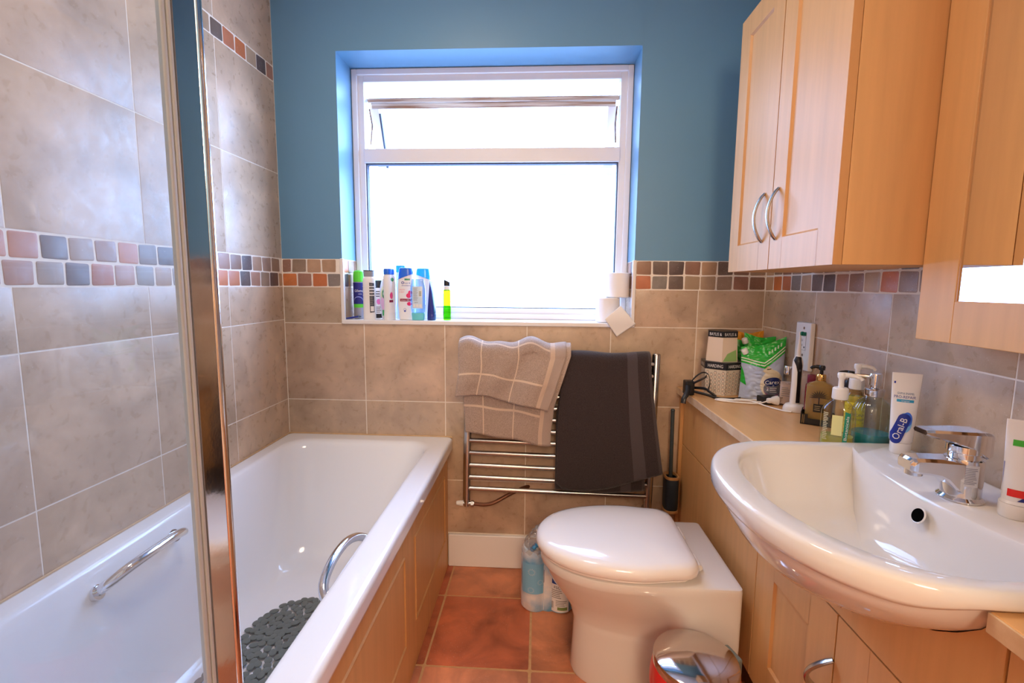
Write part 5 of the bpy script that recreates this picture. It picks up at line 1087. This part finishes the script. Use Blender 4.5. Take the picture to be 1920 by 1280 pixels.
def dA(L_):
    L_.rect(-0.012, 0.035, 0.010, 0.085, col((226, 226, 160), 0.35)); L_.poly([(0.012, 0.012), (0.021, 0.012), (0.025, 0.092), (0.014, 0.096)], teal); L_.text('Botanicals', 0.0185, 0.055, 0.006, wh, width=0.06, rot=PI/2-0.03); L_.lines(-0.030, -0.020, 0.02, 0.09, 16, col((200, 196, 160), 0.4), 0.5)
def dB(L_):
    L_.rect(-0.022, 0.016, 0.022, 0.100, col((236, 220, 70), 0.35)); L_.text('ZESTY', 0.002, 0.086, 0.010, col((190, 170, 40), 0.4), width=0.034); L_.text('LEMON', 0.002, 0.068, 0.008, gy, width=0.030); L_.text('HAND WASH', 0.002, 0.056, 0.006, gy, width=0.034); L_.ell(0.006, 0.036, 0.010, 0.010, col((240, 200, 30), 0.35)); L_.lines(-0.016, 0.018, 0.02, 0.028, 2, gy, 0.3)
handwash('yellow-labelled hand wash bottle with white pump, behind the clear one', (1.884, -0.641, WZt), 0.024, 0.019, 0.134, 0.118, mat('lemon_gel', (236, 224, 90), 0.1, trans=0.5), dB, 0.034)
handwash('clear hand wash bottle with white pump and green side strip by the basin', (1.800, -0.712, WZt), 0.0365, 0.026, 0.122, 0.042, mat('pale_gel', (220, 224, 120), 0.08, trans=0.5), dA, 0.040)
# glass dispenser with chrome pump
t = thing('soap_dispenser', 'ribbed glass soap dispenser with chrome pump and teal liquid', 'soap dispenser', (1.880, -0.7125, WZt), FR)
mb = MB(); seg = 72
def rib(r, z): return [(r*(1+(0.022*math.cos(18*a) if 0.02 < z < 0.125 else 0))*math.cos(a), r*(1+(0.022*math.cos(18*a) if 0.02 < z < 0.125 else 0))*math.sin(a), z) for a in [2*PI*i/seg for i in range(seg)]]
mb.loft([rib(r, z) for r, z in ((0.038, 0.0), (0.041, 0.003), (0.042, 0.012), (0.042, 0.03), (0.042, 0.06), (0.0415, 0.085), (0.038, 0.103), (0.031, 0.117), (0.020, 0.126), (0.0185, 0.132))]); obj('jar', mb, pane_mat('pale_green_glass', (0.86, 0.90, 0.86), 1.5), t)
mb = MB(); mb.lathe([(0.0, 0.005), (0.037, 0.005), (0.039, 0.010), (0.039, 0.040), (0.0, 0.040)], seg=40, cap0=False, cap1=False); obj('teal_liquid', mb, mat('teal_liquid', (30, 160, 176), 0.1, trans=0.35), t)
mb = MB(); mb.lathe([(0.0, 0.132), (0.0205, 0.132), (0.021, 0.134), (0.021, 0.148), (0.0195, 0.150), (0.012, 0.151), (0.0095, 0.153), (0.0095, 0.158), (0.0125, 0.159), (0.013, 0.184), (0.012, 0.187), (0, 0.188)], seg=36, cap0=False, cap1=False); mb.tube(crv([(0, 0, 0.178), (-0.024, 0, 0.1795), (-0.044, 0, 0.179), (-0.050, 0, 0.174)], 5), [0.004]*6+[0.0034]*5+[0.003]*5, 10); obj('pump', mb, CHROME, t)
# toothpaste tubes on the basin ledge
def tpaste(label, loc, rotz, h, w, caph, deco, tilt=0.0, name='toothpaste_tube', capr=0.019):
    t = thing(name, label, 'toothpaste', loc, rot=(tilt, 0, rotz))
    pr = [(caph, capr, capr*0.92), (caph+0.004, w*0.80, w*0.66)]+[(caph+0.004+(h-caph-0.004)*k, w*(0.80+0.20*k), max(0.0012, w*0.66*(1-k)**0.9)) for k in [i/12 for i in range(1, 13)]]
    obj('body', body(pr, 2.2), wpl, t); obj('cap', body([(0, capr*0.96, capr*0.92), (0.002, capr, capr*0.96), (caph-0.002, capr*1.02, capr*0.98), (caph-0.0005, capr, capr*0.96)], 2.1), WHITEPL, t)
    LB = Lab(bodyf(pr, 2.2), 0.004, 0.0003, 0.0002); deco(LB); LB.build('printed_label', t); return t
def dO(L_):
    nb = col((30, 52, 150), 0.3); lbl = col((130, 190, 240), 0.3); mbl = col((60, 110, 220), 0.3)
    L_.ell(0.002, 0.072, 0.013, 0.022, lbl); L_.ell(0.006, 0.080, 0.009, 0.016, mbl); 
    ca, sa = math.cos(1.28), math.sin(1.28); cxx, cyy = -0.006, 0.058
    def R2(a, b): return (cxx+a*ca-b*sa, cyy+a*sa+b*ca)
    pts = [R2(0.024+0.0115*math.cos(q), 0.0115*math.sin(q)) for q in [-PI/2+PI*i/10 for i in range(11)]]+[R2(-0.024-0.0115*math.cos(q), -0.0115*math.sin(q)*-1) for q in [PI/2-PI*i/10 for i in range(11)]]
    L_.poly(pts, nb); L_.text('Oral-B', cxx, cyy, 0.0125, wh, width=0.050, rot=1.28)
    L_.text('GUM & ENAMEL', 0.0, 0.137, 0.0045, col((60, 110, 150), 0.3), width=0.030); L_.text('PRO-REPAIR', -0.001, 0.129, 0.006, nb, width=0.038); L_.rect(-0.015, 0.1175, 0.015, 0.1235, col((50, 160, 205), 0.3)); L_.text('original', 0.0, 0.1205, 0.003, wh, width=0.014); L_.rect(-0.022, 0.158, -0.019, 0.163, nb)
tpaste('white and blue toothpaste tube upright beside the teal dispenser', (1.872, -0.822, 0.8268), FR+0.05, 0.182, 0.0265, 0.026, dO)
def dP(L_):
    L_.rect(-0.012, 0.118, 0.010, 0.128, col((60, 180, 60), 0.3)); L_.rect(-0.012, 0.036, 0.020, 0.048, col((226, 40, 36), 0.3)); L_.ell(0.014, 0.062, 0.008, 0.010, col((40, 50, 130), 0.3)); L_.ell(0.014, 0.062, 0.005, 0.006, wh); L_.rect(-0.022, 0.05, -0.018, 0.09, col((150, 150, 190), 0.3)); L_.poly([(0.0, 0.030), (0.016, 0.030), (0.016, 0.036), (0.006, 0.036)], col((40, 50, 130), 0.3))
tpaste('white toothpaste tube with green and red stripes right of the tap', (1.831, -1.128, 0.8268), FR-0.15, 0.160, 0.022, 0.024, dP, capr=0.020)
